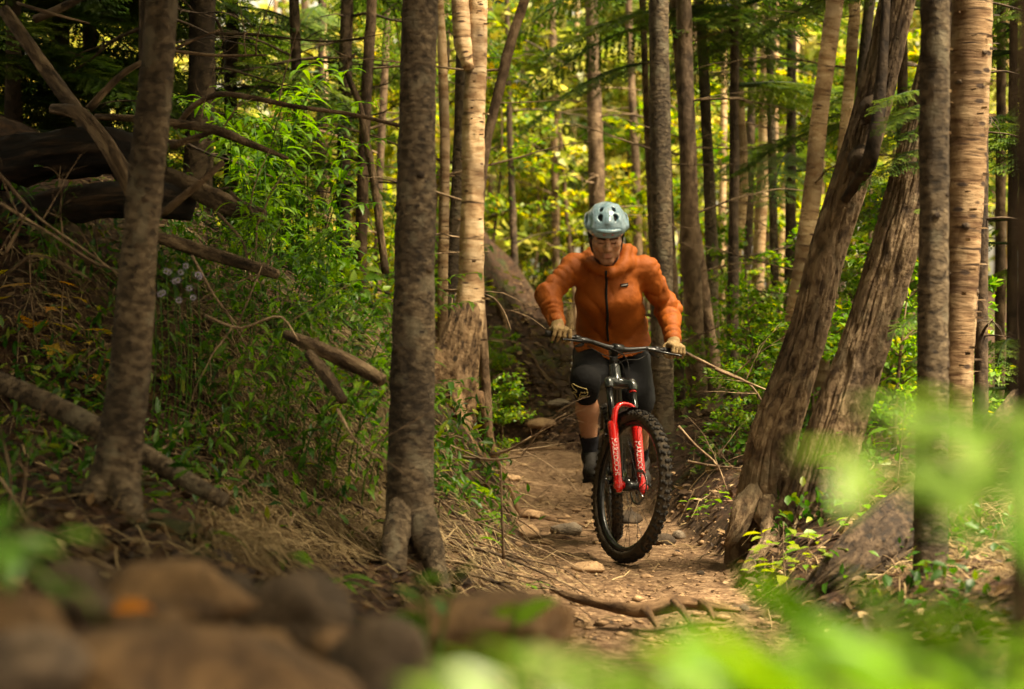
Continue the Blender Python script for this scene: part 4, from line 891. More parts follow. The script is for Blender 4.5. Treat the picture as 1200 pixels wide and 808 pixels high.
# joints, metres; right/left are the rider's own
HEAD = P(710.5, 277, 10.0); pit = R(23)
HX = np.array([1., 0, 0]); HF = np.array([.03, -math.cos(pit), -math.sin(pit)]); HF = nrm(HF); HU = np.cross(HX, HF) * -1; HU = nrm(np.cross(HF, HX)) * (1 if np.cross(HF, HX)[2] > 0 else -1)
HX = nrm(np.cross(HU, HF)); HX = HX if HX[0] > 0 else -HX
HM = np.stack([HX, HF, HU])                       # rows: face right (image right), forward, up
def hp(x, y, z): return HEAD + HX * x + HF * y + HU * z
NECK = np.array([.495, 10.17, 1.46]); PEL = np.array([.53, 10.60, 1.04])
SH = {-1: P(673, 313, 10.22), 1: P(756, 316, 10.24)}
GR = {-1: st(bar(-.325)), 1: st(bar(.325))}
WR = {s: GR[s] + np.array([s * .004, .055, .055]) for s in (-1, 1)}
EL = {-1: P(642, 345, 10.06), 1: P(783, 362, 10.36)}
HIP = {-1: PEL + [-.085, -.02, -.05], 1: PEL + [.085, -.02, -.05]}
PW = {s: bw(PED[s]) for s in (-1, 1)}
ANK = {s: PW[s] + np.array([s * .005, .10, .115]) for s in (-1, 1)}
KN = {-1: P(686, 447, 10.16), 1: np.array([.655, 10.27, .76])}
# body: one continuous skin surface
prims = []
def A(k, pr, op='+'): prims.append((op, k, pr))
A(.03, ellip(hp(0, -.012, .032), (.076, .097, .09), HM)); A(.03, ellip(hp(0, .028, -.035), (.061, .068, .088), HM))
A(.02, rcone(hp(-.012, .074, -.105), hp(.012, .074, -.105), .022, .022))
for s in (-1, 1):
    A(.03, rcone(hp(s * .048, .0, -.05), hp(s * .042, .03, -.08), .024, .022)); A(.025, rcone(hp(s * .044, .066, -.022), hp(s * .05, .04, -.015), .022, .022))
    A(.012, rcone(hp(s * .012, .086, .022), hp(s * .048, .072, .022), .013, .011))
    A(.012, ellip(hp(s * .033, .098, -.001), (.021, .016, .012), HM), '-')
    A(.006, rcone(hp(s * .023, .083, -.002), hp(s * .042, .079, -.002), .0105, .010))
    A(.008, ellip(hp(s * .0745, -.012, -.012), (.009, .02, .032), HM))
A(.012, rcone(hp(0, .088, .018), hp(0, .116, -.032), .009, .0125))
for s in (-1, 1): A(.006, rcone(hp(s * .004, .108, -.034), hp(s * .014, .097, -.036), .010, .008))
A(.010, ellip(hp(0, .080, -.068), (.03, .016, .026), HM))
A(.004, rcone(hp(-.019, .092, -.0655), hp(.019, .092, -.0655), .0055, .0055)); A(.004, rcone(hp(-.015, .094, -.077), hp(.015, .094, -.077), .0075, .0075))
A(.04, rcone(hp(0, -.035, -.05), NECK, .056, .062))
A(.06, rcone(NECK + [0, .09, -.09], PEL + [0, .03, 0], .095, .115))
for s in (-1, 1):
    A(.05, rcone(NECK + [0, .05, -.06], SH[s], .05, .045)); A(.04, rcone(SH[s], EL[s], .045, .036)); A(.03, rcone(EL[s], WR[s], .038, .026))
    A(.02, rcone(WR[s], GR[s] + [0, .015, .028], .026, .026))
    A(.05, rcone(PEL, HIP[s], .11, .095)); A(.05, rcone(HIP[s], KN[s], .085, .056)); c2 = KN[s] * .62 + ANK[s] * .38 + np.array([0, .028, 0])
    A(.03, rcone(KN[s], c2, .052, .056)); A(.03, rcone(c2, ANK[s], .056, .034)); A(.02, rcone(ANK[s], PW[s] + [0, -.05, .045], .036, .028))
axs = [np.concatenate([np.arange(.08, .38, .011), np.arange(.38, .575, .0032), np.arange(.575, .96, .011)]), np.concatenate([np.arange(9.66, 9.86, .012), np.arange(9.86, 10.02, .0032), np.arange(10.02, 10.86, .011)]), np.concatenate([np.arange(.24, 1.42, .011), np.arange(1.42, 1.72, .0032)])]
Vb, Fb = surfnet(sdf_eval(prims, axs), axs); Vb = relax(Vb, Fb, 1, .3)
q = (Vb - HEAD) @ HM.T; x, y, z = np.abs(q[:, 0]), q[:, 1], q[:, 2]
tint = np.full(len(Vb), .6); ish = (Vb[:, 2] > 1.4) & (Vb[:, 1] < 10.16) & (z > -.14)
tint = np.where(ish & (z < -.045) & (y > .0), .6 - .17 * np.clip((-.045 - z) / .03, 0, 1) , tint)                       # stubble
tint = np.where(ish & (z < -.05) & (z > -.062) & (y > .06) & (x < .032), .45, tint)
tint = np.where(ish & (np.abs(z + .0715) < .0105 * (1 - (x / .021) ** 2)) & (y > .07) & (x < .021), .93, tint)
tint = np.where(ish & (np.abs(z + .0708) < .0026) & (y > .06) & (x < .020), .35, tint)
tint = np.where(ish & (np.abs(z - (.021 + .12 * (x - .03) * (x < .04))) < .0085) & (x > .009) & (x < .052) & (y > .05), .06, tint)   # eyebrows
tint = np.where(ish & (np.abs(z + .007 - .0 * x) < .0032) & (x > .019) & (x < .045) & (y > .05), .16, tint)                # lowered lashes
tint = np.where(ish & (x > .058) & (y < .045) & (y > -.02) & (z > -.01) & (z < .08), .1, tint)                            # sideburn hair
tint = np.where(ish & (np.abs(z - .004) < .011) & (np.abs(x - .031) < .021) & (y > .05) & (tint > .5), .5, tint)
tint = np.where(ish & (y < -.03) & (z > -.06), .05, tint)
g = G(); g.add(Vb, Fb, tint); mk('body', g, M['skin'], rider)

# jacket
def loft(axp, wx, wd, side, fwd):
    """elliptic body along a spine: half-widths wx (sideways) and wd (front/back) at each point of axp"""
    axp = np.asarray(axp, float); a, b = axp[0], axp[-1]; L = np.linalg.norm(b - a); ud = (b - a) / L; tt = ((axp - a) @ ud) / L
    lo = axp.min(0) - max(wx) - .02; hi = axp.max(0) + max(wx) + .02; fw = nrm(fwd - ud * np.dot(fwd, ud)); sdv = np.cross(ud, fw)
    def f(p):
        q = p - a; t = (q @ ud) / L; tc = np.clip(t, 0, 1); c = np.stack([np.interp(tc, tt, axp[:, i]) for i in range(3)], -1); d = p - c
        u = d @ sdv; v = d @ fw; X = np.interp(tc, tt, wx); D = np.interp(tc, tt, wd); k = np.sqrt((u / X) ** 2 + (v / D) ** 2)
        r = (k - 1) * np.minimum(X, D); e = np.maximum(np.abs(t - .5) - .5, 0) * L
        return np.where(e > 0, np.sqrt(np.maximum(r, 0) ** 2 + e ** 2) + np.minimum(r, 0) * 0 + (r < 0) * 0, r)
    return lo, hi, f
prims = []
sp = np.array([PEL + [-.005, -.155, .015], PEL + [-.005, -.145, .09], PEL * .5 + NECK * .5 + [0, -.05, -.015], NECK + [-.004, .035, -.14], NECK + [-.002, .03, -.075], NECK + [0, .02, -.01]])
sp, wq = spline(sp, np.stack([[.205, .188, .172, .172, .145, .085], [.15, .146, .136, .122, .104, .08]], 1)[:, 0], n=40); _, dq_ = spline(np.array([PEL, PEL + [0, 0, .07], PEL + [0, -.1, .2], PEL + [0, -.25, .3], PEL + [0, -.3, .36], PEL + [0, -.35, .42]]), [.15, .146, .136, .122, .104, .08], n=40)
wq = np.convolve(np.pad(wq, 4, 'edge'), np.ones(9) / 9, 'valid'); dq_ = np.convolve(np.pad(dq_, 4, 'edge'), np.ones(9) / 9, 'valid')
A(.02, loft(sp, wq, dq_, np.array([1, 0, 0]), np.array([0, -1., -.3])))
for s in (-1, 1):
    A(.06, rcone(NECK + [s * .04, .03, -.02], SH[s], .058, .056)); A(.05, rcone(SH[s], EL[s], .064, .056)); A(.03, rcone(EL[s], WR[s] * .93 + EL[s] * .07, .056, .041))
    A(.02, rcone(EL[s] + [0, .01, -.01], EL[s] + (WR[s] - EL[s]) * .4, .057, .053))
# hood rolled around the neck
hc = NECK + np.array([0, -.02, .0])
for k in range(14):
    a0, a1 = R(-58 + 23 * k), R(-58 + 23 * (k + 1))
    if k >= 13: break
    pt = lambda a: hc + np.array([math.cos(a) * .098, math.sin(a) * .10 + .02, .035 * math.sin(a) + .015 + .03 * max(0, math.sin(a))])
    rr_ = .026 + .012 * max(0, math.sin((a0 + a1) / 2)); A(.03, rcone(pt(a0), pt(a1), rr_, rr_))
A(.02, rcone(hc + [.088, .0, .07], hc + [.112, .07, .075], .022, .034)); A(.02, rcone(hc + [.088, .0, .07], hc + [.07, -.06, -.0], .020, .02)); A(.02, rcone(hc + [-.09, .02, .05], hc + [-.1, .07, .055], .02, .028)); A(.02, rcone(hc + [-.09, .02, .05], hc + [-.07, -.06, -.01], .018, .018))
A(.03, rcone(hc + [-.055, -.075, -.035], hc + [0, -.09, -.05], .024, .022)); A(.03, rcone(hc + [.055, -.075, -.035], hc + [0, -.09, -.05], .024, .022))
Vj, Fj = blob(prims, (.06, 9.68, .92), (.98, 10.92, 1.68), .006, 1)
Nj = vnormals(Vj, Fj)
def ridged(p, s): return 1 - np.abs(fbm(p, 3, s))
arm = np.zeros(len(Vj)); 
for s in (-1, 1):
    for a_, b_ in ((SH[s], EL[s]), (EL[s], WR[s])):
        ba = b_ - a_; tq = np.clip(((Vj - a_) @ ba) / (ba @ ba), 0, 1); dq = np.linalg.norm(Vj - (a_ + tq[:, None] * ba), axis=1); arm = np.maximum(arm, np.clip(1.6 - dq / .07, 0, 1))
warp = Vj + .03 * np.stack([noise(Vj * 9, 1), noise(Vj * 9, 2), noise(Vj * 9, 3)], -1)
def crease(ph): return np.abs(np.sin(ph)) ** .7           # sharp valleys, rounded tops, like gathered cloth
fold = np.zeros(len(Vj))
for s in (-1, 1):
    for a_, b_, c0, c1 in ((SH[s], EL[s], .45, 1.), (EL[s], WR[s], 1., 1.)):
        ba = b_ - a_; L_ = np.linalg.norm(ba); tq = ((Vj - a_) @ ba) / (L_ * L_); dq = np.linalg.norm(Vj - (a_ + np.clip(tq, 0, 1)[:, None] * ba), axis=1); m_ = np.clip(1.7 - dq / .062, 0, 1) * np.clip(1 - 4 * np.maximum(np.abs(tq - .5) - .6, 0), 0, 1)
        ph = tq * L_ * 48 + 3.4 * fbm(warp * 6.5, 2, 4) ; fold += m_ * (c0 + (c1 - c0) * np.clip(tq, 0, 1)) * (crease(ph) - .6) * (.35 + .65 * np.clip(.5 + noise(Vj * 8, 31), 0, 1))
dg = Vj[:, 2] * 30 - np.abs(Vj[:, 0] - .515) * 42 + 4.5 * fbm(warp * 3.2, 2, 14)
wr = .027 * fold + (1 - np.clip(arm, 0, 1)) * (.017 * (crease(dg * .62) - .6) * np.clip(.55 + noise(Vj * 5, 40), 0, 1)) + .003 * (ridged(warp * np.array([14, 14, 22.]), 8) - .7)
Vj = Vj + Nj * wr[:, None]
g = G(); g.add(Vj, Fj); jk = mk('jacket', g, M['jacket'], rider)
# front surface lookup for zip and patch
def front(px, py, off=.003):
    d = nrm(P(px, py, 10) - np.array([0, 0, CZ])); o_ = np.array([0, 0, CZ]); rel = Vj - o_; tq = rel @ d; dist = np.linalg.norm(rel - tq[:, None] * d, axis=1)
    c = np.where(dist < .011)[0]
    if not len(c): c = np.array([np.argmin(dist)])
    return o_ + d * (tq[c].min() - off)
def smoothpts(L): 
    L = np.array(L); 
    for _ in range(3): L[1:-1] = (L[:-2] + L[1:-1] * 2 + L[2:]) / 4
    return L
zp = smoothpts([front(710 + .6 * math.sin(k * .7) + k * .12, 318 + k * 4.3) for k in range(20)])
g = G(); addtube(g, zp, .0062, 8); mk('zip', g, M['strap'], jk)
pc = front(731.5, 334.5, .004); ex = nrm(front(736, 334, .004) - front(727, 335.5, .004)); ez = nrm(np.array([0, -.25, 1.])); ey = np.cross(ez, ex)
g = G(); addbox(g, pc, .042, .004, .017, [ex, nrm(ey), ez]); pt = mk('chest_patch', g, M['strap'], jk)
g = G()
for k in range(9): addbox(g, pc + ex * (-.0155 + .0039 * k) + nrm(ey) * (-.0028) * (1 if nrm(ey)[1] > 0 else -1), .0024, .001, .0042 if k % 3 else .006, [ex, nrm(ey), ez])
mk('patch_lettering', g, M['white_print'], jk)
# hem band and cuffs
# shorts
prims = []
A(.03, rcone(PEL + [0, -.06, .06], PEL + [0, 0, -.02], .15, .155))
for s in (-1, 1):
    A(.05, rcone(PEL + [s * .05, -.03, -.02], HIP[s], .13, .115)); k_ = .80 if s < 0 else .93; e = HIP[s] + (KN[s] - HIP[s]) * k_
    A(.04, rcone(HIP[s], e, .112, .088 if s < 0 else .09))
Vs, Fs = blob(prims, (.22, 9.98, .6), (.88, 10.85, 1.3), .009, 1); Ns = vnormals(Vs, Fs); Vs += Ns * (.007 * ridged(Vs * [9, 9, 14.], 6) - .005)[:, None]
g = G(); g.add(Vs, Fs); sh = mk('shorts', g, M['black_fabric'], rider)
g = G()
for (px, py, w_, h_) in ((666.5, 420, 2, 4), (667, 427, 3.2, 5.5), (666.3, 433.5, 2, 3)):
    d = nrm(P(px, py, 10) - np.array([0, 0, CZ])); rel = Vs - np.array([0, 0, CZ]); tq = rel @ d; dist = np.linalg.norm(rel - tq[:, None] * d, axis=1); c = np.where(dist < .014)[0]
    if not len(c): c = np.array([np.argmin(dist)])
    addbox(g, Vs[c[np.argmin(tq[c])]] + [0, -.003, 0], w_ * .0043, .006, h_ * .0043)
mk('shorts_print', g, M['white_print'], sh)
for s in (-1, 1):
    # knee pad sleeve
    prims = []; th_ = nrm(HIP[s] - KN[s]); sn = nrm(ANK[s] - KN[s])
    A(.03, rcone(KN[s] + th_ * .10, KN[s], .078, .072)); A(.03, rcone(KN[s], KN[s] + sn * .07, .072, .064)); A(.03, ellip(KN[s] + np.array([0, -.018, -.015]), (.062, .055, .08)))
    Vk, Fk = blob(prims, KN[s] - .24, KN[s] + .24, .008, 1); g = G(); g.add(Vk, Fk); kp = mk('knee_pad', g, M['pad_fabric'], rider)
    if s < 0:
        fox = [(135, 450), (150, 447), (168, 462), (195, 478), (230, 492), (262, 498), (296, 500), (298, 520), (290, 538), (302, 545), (303, 562), (290, 580), (262, 580), (240, 572), (222, 588), (208, 608), (190, 600), (180, 575), (172, 560), (150, 548), (135, 530), (160, 535), (188, 545), (192, 528), (175, 512), (150, 495), (135, 470), (135, 450)]
        fox2 = [(222, 588), (218, 560), (225, 540), (250, 545), (285, 552), (290, 538), (262, 538), (225, 535)]
        for ln in (fox, fox2):
            pts = []
            for (zx, zy) in ln:
                px, py = 655 + zx * 50 / 449, 400 + zy * 90 / 808
                d = nrm(P(px, py, 10) - np.array([0, 0, CZ])); o_ = np.array([0, 0, CZ]); rel = Vk - o_; tq = rel @ d; dist = np.linalg.norm(rel - tq[:, None] * d, axis=1); c = np.where(dist < .009)[0]
                tt_ = tq[c].min() if len(c) else tq[np.argmin(dist)]; pts.append(o_ + d * (tt_ - .0015))
            g = G(); addtube(g, smoothpts(pts) * .4 + np.array(pts) * .6, .0026, 6); mk('pad_emblem', g, M['pad_logo'], kp)
    # sock
    a_ = ANK[s]; up = nrm(KN[s] - a_); c2 = KN[s] * .62 + ANK[s] * .38 + np.array([0, .028, 0]); q_, r_ = spline([a_ - up * .03, a_ + up * .05, a_ * .7 + c2 * .3, a_ * .52 + c2 * .48], [.042, .041, .046, .053], n=14)
    g = G(); addtube(g, q_, r_, 20, cap=False); mk('sock', g, M['sock_fabric'], rider)
    # shoe
    pw = PW[s]; fw = nrm(np.array([-s * -.05, -1, 0])); prims = []
    heel = pw + np.array([0, .135, .04]); ball = pw + np.array([s * .004, -.025, .035]); toe = pw + np.array([0, -.105, .034])
    A(.03, rcone(heel, ball, .034, .041)); A(.03, rcone(ball, toe, .041, .027)); A(.04, rcone(heel + [0, -.02, .03], ANK[s] + up * .01, .035, .046)); A(.03, rcone(ANK[s] + [0, -.01, 0], ball + [0, 0, .02], .042, .032))
    Vz, Fz = blob(prims, pw - [.1, .26, .05], pw + [.1, .26, .28], .007, 1); Vz[:, 2] = np.maximum(Vz[:, 2], pw[2] + .010); g = G(); g.add(Vz, Fz); sho = mk('shoe', g, M['shoe'], rider)
    g = G(); ol = [(0, .17), (.03, .15), (.034, .06), (.044, -.03), (.034, -.11), (0, -.138), (-.034, -.11), (-.044, -.03), (-.034, .06), (-.03, .15)]
    n_ = len(ol); vv = [pw + np.array([x_ * 1.05, y_, z_]) for z_ in (.006, .026) for x_, y_ in ol]; ctrs = [pw + np.array([0, 0, .006]), pw + np.array([0, 0, .026])]
    g.add(vv + ctrs, [[i, (i + 1) % n_, n_ + (i + 1) % n_, n_ + i] for i in range(n_)]); g.F.append(np.array([[2 * n_, (i + 1) % n_, i] for i in range(n_)])); mk('sole', g, M['rubber'], sho, smooth=False)
    g = G()
    for k in range(4):
        c = ball * (1 - k * .2) + (ANK[s] + np.array([0, -.03, -.02])) * (k * .2) + np.array([0, -.02, .042 - .002 * k]); addtube(g, [c + [-.028, 0, -.012], c + [0, -.004, .004], c + [.028, 0, -.012]], .0032, 6)
    mk('laces', g, M['black_fabric'], sho)
    # glove: palm on the grip, four curled fingers and a thumb
    gax = nrm(st(bar(s * .36)) - st(bar(s * .29))); o_ = GR[s]; fwv = nrm(st(bar(s * .33) + np.array([1., 0, 0])) - st(bar(s * .33))); fwv = nrm(fwv - gax * fwv.dot(gax)); upv = np.cross(fwv, gax) * (1 if np.cross(fwv, gax)[2] > 0 else -1)
    def hq(g_, f_, u_): return o_ + gax * g_ + fwv * f_ + upv * u_
    prims = []
    A(.018, rcone(hq(-.028, -.022, .022), hq(.028, -.022, .020), .021, .020)); A(.018, rcone(hq(-.03, .012, .034), hq(.03, .008, .032), .014, .013)); A(.02, rcone(hq(0, -.02, .02), WR[s], .03, .029)); A(.02, rcone(WR[s], WR[s] * .8 + EL[s] * .2, .031, .034))
    for k, (gg, ln) in enumerate(((-.033, 1.05), (-.0112, 1.1), (.0108, 1.03), (.032, .88))):
        tilt = (k - 1.5) * .002; ff = .012 if k == 0 else 0
        ch = [hq(gg, .010, .034), hq(gg + tilt, .038 * ln + ff, .026), hq(gg + tilt * 2, .043 * ln + ff, -.004), hq(gg + tilt * 2, .026 * ln + ff, -.028)]
        rd = [.0118, .0112, .0104, .0092]
        for j in range(3): A(.004 if j else .012, rcone(ch[j], ch[j + 1], rd[j] * (.95 if k == 3 else 1), rd[j + 1] * (.95 if k == 3 else 1)))
    tb = [hq(-.036, -.024, .012), hq(-.055, -.004, -.006), hq(-.05, .018, -.024), hq(-.034, .034, -.032)]
    for j in range(3): A(.012 if j == 0 else .005, rcone(tb[j], tb[j + 1], [.017, .0135, .0115][j], [.0135, .0115, .010][j]))
    lo = np.minimum(o_ - .09, WR[s] - .05); hi = np.maximum(o_ + .09, WR[s] + .06); Vg, Fg = blob(prims, lo, hi, .0036, 1); g = G(); g.add(Vg, Fg); gl = mk('glove', g, M['glove_fabric'], rider)
    g = G(); cc = WR[s] * .9 + EL[s] * .1; du = nrm(EL[s] - WR[s]); addtube(g, [cc - du * .012, cc + du * .012], [.0365, .0375], 20); mk('cuff_band', g, M['glove_fabric'], gl)

# helmet
prims = []
def hA(k, pr, op='+'): prims.append((op, k, pr))
HC = np.array([0, -.008, .066]); HR = np.array([.105, .134, .106])
def hs_(d, k=1.0): d = np.asarray(d, float); v = HC + d * k / np.linalg.norm(d / HR); return hp(*v)
hA(.01, ellip(hp(*HC), HR, HM))
hA(.03, rcone(hp(-.055, .088, .072), hp(.055, .088, .072), .03, .03))
hA(.012, rcone(hs_((0, 1, .35), .93), hs_((0, .1, 1), .90), .019, .015))
for s in (-1, 1):
    hA(.016, rcone(hs_((s * .55, .9, .4), .93), hs_((s * .5, -.1, .8), .90), .018, .015)); hA(.02, rcone(hs_((s * 1, .6, .05), .96), hs_((s * 1, -.6, .2), .96), .02, .02))
hA(.008, ellip(hp(0, -.01, -.025), (.2, .2, .066), HM), '-')
hA(.004, ellip(hp(0, -.012, .035), (.083, .108, .094), HM), '-')
for s in (-1, 1):
    for d1, d2, r1_, r2_ in (((s * .29, .86, .42), (s * .34, .77, .57), .007, .0135), ((s * .32, .56, .82), (s * .29, .42, .90), .008, .010), ((s * .98, .50, .10), (s * .98, -.05, .28), .013, .018)):
        for k_ in (1.02, .9, .8): hA(.005, rcone(hs_(d1, k_), hs_(d2, k_), r1_, r2_), '-')
Vh, Fh = blob(prims, HEAD - .2, HEAD + .24, .0036, 1); g = G(); g.add(Vh, Fh); hm = mk('helmet', g, M['helmet_shell'], rider)
prims = []
hA(.01, ellip(hp(*HC), HR * .88, HM)); hA(.006, ellip(hp(0, -.01, -.033), (.2, .2, .068), HM), '-'); hA(.004, ellip(hp(0, -.012, .03), (.078, .100, .088), HM), '-')
Vh, Fh = blob(prims, HEAD - .2, HEAD + .22, .005, 1); g = G(); g.add(Vh, Fh); mk('liner', g, M['helmet_dark'], hm)
# visor
g = G(); th = np.linspace(R(18), R(162), 25); vv = []
for a in th:
    for k, (rx, ry, z_) in enumerate(((.100, .120, .084), (.106, .150, .082), (.108, .162, .073), (.104, .156, .067), (.097, .118, .070))): vv.append(hp(math.cos(a) * rx, math.sin(a) * ry - .008, z_))
i = np.arange(24)[:, None] * 5 + np.arange(5)[None]; j = np.arange(24)[:, None] * 5 + (np.arange(5)[None] + 1) % 5; g.add(vv, np.stack([i, j, j + 5, i + 5], -1).reshape(-1, 4)); mk('visor', g, M['helmet_shell'], hm)
for s in (-1, 1): g = G(); addbox(g, hp(s * .021, .124, .052), .009, .005, .008, HM); mk('red_tab', g, M['fork_red'], hm)
for s in (-1, 1):
    g = G(); q_, r_ = spline([hp(s * .084, .045, .03), hp(s * .076, .015, -.03), hp(s * .066, .02, -.075), hp(s * .042, .045, -.122), hp(0, .055, -.138)], [.0042] * 5, n=18); addtube(g, q_, r_, 6); mk('chin_strap', g, M['strap'], hm)
    g = G(); q_, r_ = spline([hp(s * .086, -.06, .02), hp(s * .082, -.02, -.035), hp(s * .07, .03, -.07)], [.005] * 3, n=12); addtube(g, q_, r_, 6); mk('side_strap', g, M['strap'], hm)

# ------------------------------------------------------------------ fallen logs, branches and roots
def stick(name, label, pts, wpx, mat='dead_wood', seg=10, cat='branch', group=None, rough=.12, clamp=True, twigs=0, seed=0, style=None, step=.04):
    """a fallen stem through photo points (px, py, distance)"""
    W = [P(*q) for q in pts]; rad = [w_ / FP * q[2] / 2 for w_, q in zip(wpx if not np.isscalar(wpx) else [wpx] * len(pts), pts)]
    if clamp:
        for v, r_ in zip(W, rad): v[2] = max(v[2], gz(v[0], v[1]) + r_ * .3)
    b = W[0]; t = empty(name, b, label, cat, group); p, q = spline(W, rad, step=step)
    if cat == 'root' and 'gnarled' not in label: p[:, 2] = ground_z(p[:, 0], p[:, 1]) + q * .25
    sd_ = int(abs(W[0][0]) * 1000) % 97 + seed
    def rf(th, ar, r): return r * (1 + rough * fbm(np.stack([np.cos(th) * 1.5, np.sin(th) * 1.5, ar * 7], -1) + sd_, 3, 4)) + (0 if style is None else bark_r(style, sd_)(th, ar, r) - r)
    g = G(); addtube(g, p, q, seg, rf); mk('stem', g, M[mat], t)
    rr = np.random.default_rng(sd_)
    for k in range(twigs):
        i = rr.integers(2, len(p) - 1); d = np.array([rr.normal(), -.3 + rr.normal() * .4, rr.normal() * .8 + .3]); shared('twig', TW[k % 5], t, frame_m(p[i] - b, d, (0, 0, 1), rr.uniform(.2, .5)))
    return t
stick('birch_log', 'pale birch log slanting down from the top left corner', [(5, 12, 9.9), (60, 90, 9.7), (110, 160, 9.5), (158, 228, 9.3)], [15, 17, 19, 19], 'dead_wood', 20, 'log')
stick('arched_log', 'arched speckled log bending down over the rotten logs at left', [(62, 128, 8.9), (92, 133, 8.8), (118, 160, 8.7), (140, 195, 8.6), (162, 236, 8.6), (175, 262, 8.6)], [12, 18, 20, 20, 21, 21], 'dead_wood', 22, 'log')
stick('rotten_log', 'huge dark rotten log with a broken end at the left edge', [(-90, 200, 9.4), (-20, 192, 9.3), (60, 182, 9.2), (125, 176, 9.2), (170, 180, 9.3)], [54, 60, 58, 52, 34], 'rot_wood', 40, 'log', rough=.2, style='rough')
stick('rotten_log', 'dark mossy log lying under the huge rotten log at left', [(20, 250, 8.9), (90, 238, 8.9), (160, 236, 9.0), (220, 240, 9.2)], [34, 42, 42, 34], 'rot_wood', 30, 'log', rough=.2, style='rough')
stick('broken_log', 'scaly brown log with a pale rounded end right of the slender left tree', [(196, 205, 9.2), (235, 225, 9.1), (272, 242, 9.0), (308, 254, 8.9)], [20, 25, 24, 15], 'dead_wood', 22, 'log', style='rough')
stick('fallen_log', 'pale log lying across the slope below the scaly brown log', [(178, 276, 8.4), (220, 290, 8.4), (270, 304, 8.3), (325, 322, 8.2)], [13, 17, 16, 12], 'dead_wood', 16, 'log')
stick('fallen_log', 'short weathered log half buried in stalks left of the grey-brown trunk', [(335, 392, 7.9), (372, 408, 7.8), (410, 425, 7.8), (448, 446, 7.7)], [11, 17, 18, 15], 'dead_wood', 18, 'log')
stick('fallen_log', 'light broken log beneath the stalks, touching the weathered short log', [(362, 415, 7.7), (382, 440, 7.6), (402, 470, 7.5)], [12, 16, 11], 'dead_wood', 16, 'log')
stick('mossy_log', 'dark log with a pale sunlit end at the roots of the slender left tree', [(-10, 445, 6.9), (50, 470, 6.85), (120, 505, 6.8), (200, 552, 6.7), (262, 588, 6.6)], [24, 25, 25, 23, 19], 'bark_grey', 22, 'log')
stick('fallen_branch', 'pale forked branch sticking up from the diagonal birch log', [(104, 128, 8.9), (125, 105, 8.9), (145, 86, 8.9), (167, 73, 8.9)], [10, 9, 8, 6], 'dead_wood')
stick('fallen_branch', 'long straight branch lying across the log pile to the right', [(112, 137, 9.0), (165, 140, 8.9), (215, 146, 8.9), (262, 156, 8.8), (296, 170, 8.8), (338, 186, 8.8)], [7, 9, 10, 12, 9, 4], 'dead_wood', twigs=4)
stick('fallen_branch', 'shorter branch under the long straight one on the log pile', [(200, 172, 8.9), (225, 163, 8.9), (258, 152, 8.9)], [9, 8, 4], 'dead_wood')
stick('bare_twig', 'thin white twig pointing right from behind the slender left tree', [(204, 60, 8.6), (250, 65, 8.6), (312, 65, 8.6)], [4, 4, 2], 'twig', 8, clamp=False, twigs=2)
stick('bare_twig', 'thin twig rising right above the white horizontal twig', [(204, 58, 8.6), (232, 45, 8.6), (258, 35, 8.6)], [4, 3, 2], 'twig', 8, clamp=False)
stick('curved_branch', 'long curved grey branch arching over the leafy bank', [(205, 150, 9.4), (228, 124, 9.3), (255, 111, 9.2), (300, 116, 9.1), (350, 126, 9.0), (410, 134, 9.0), (470, 148, 8.9)], [7, 7, 7, 6, 6, 5, 5], 'bark_brown', 10, clamp=False, twigs=3)
stick('fallen_branch', 'dark branch leaning on the scaly brown log', [(192, 250, 8.7), (225, 222, 8.6), (262, 190, 8.6)], [10, 9, 7], 'bark_brown')
stick('dead_sapling', 'pale leaning dead sapling above the leafy bank', [(452, 320, 12), (438, 215, 12), (432, 180, 12), (420, 120, 12), (408, 72, 12), (418, 62, 12)], [9, 9, 9, 8, 6, 2], 'dead_wood', 10, clamp=False, twigs=3)
stick('crossed_branch', 'bent bare branch in the top left corner above the birch log', [(20, 4, 9.6), (60, 16, 9.5), (105, 28, 9.5)], [4, 4, 2], 'twig', 8, clamp=False)
stick('fallen_branch', 'thick dark branch across the top left corner', [(40, 24, 10.4), (75, 8, 10.4), (110, -12, 10.4)], [10, 10, 9], 'bark_dark', 10, clamp=False)
rr = np.random.default_rng(55)
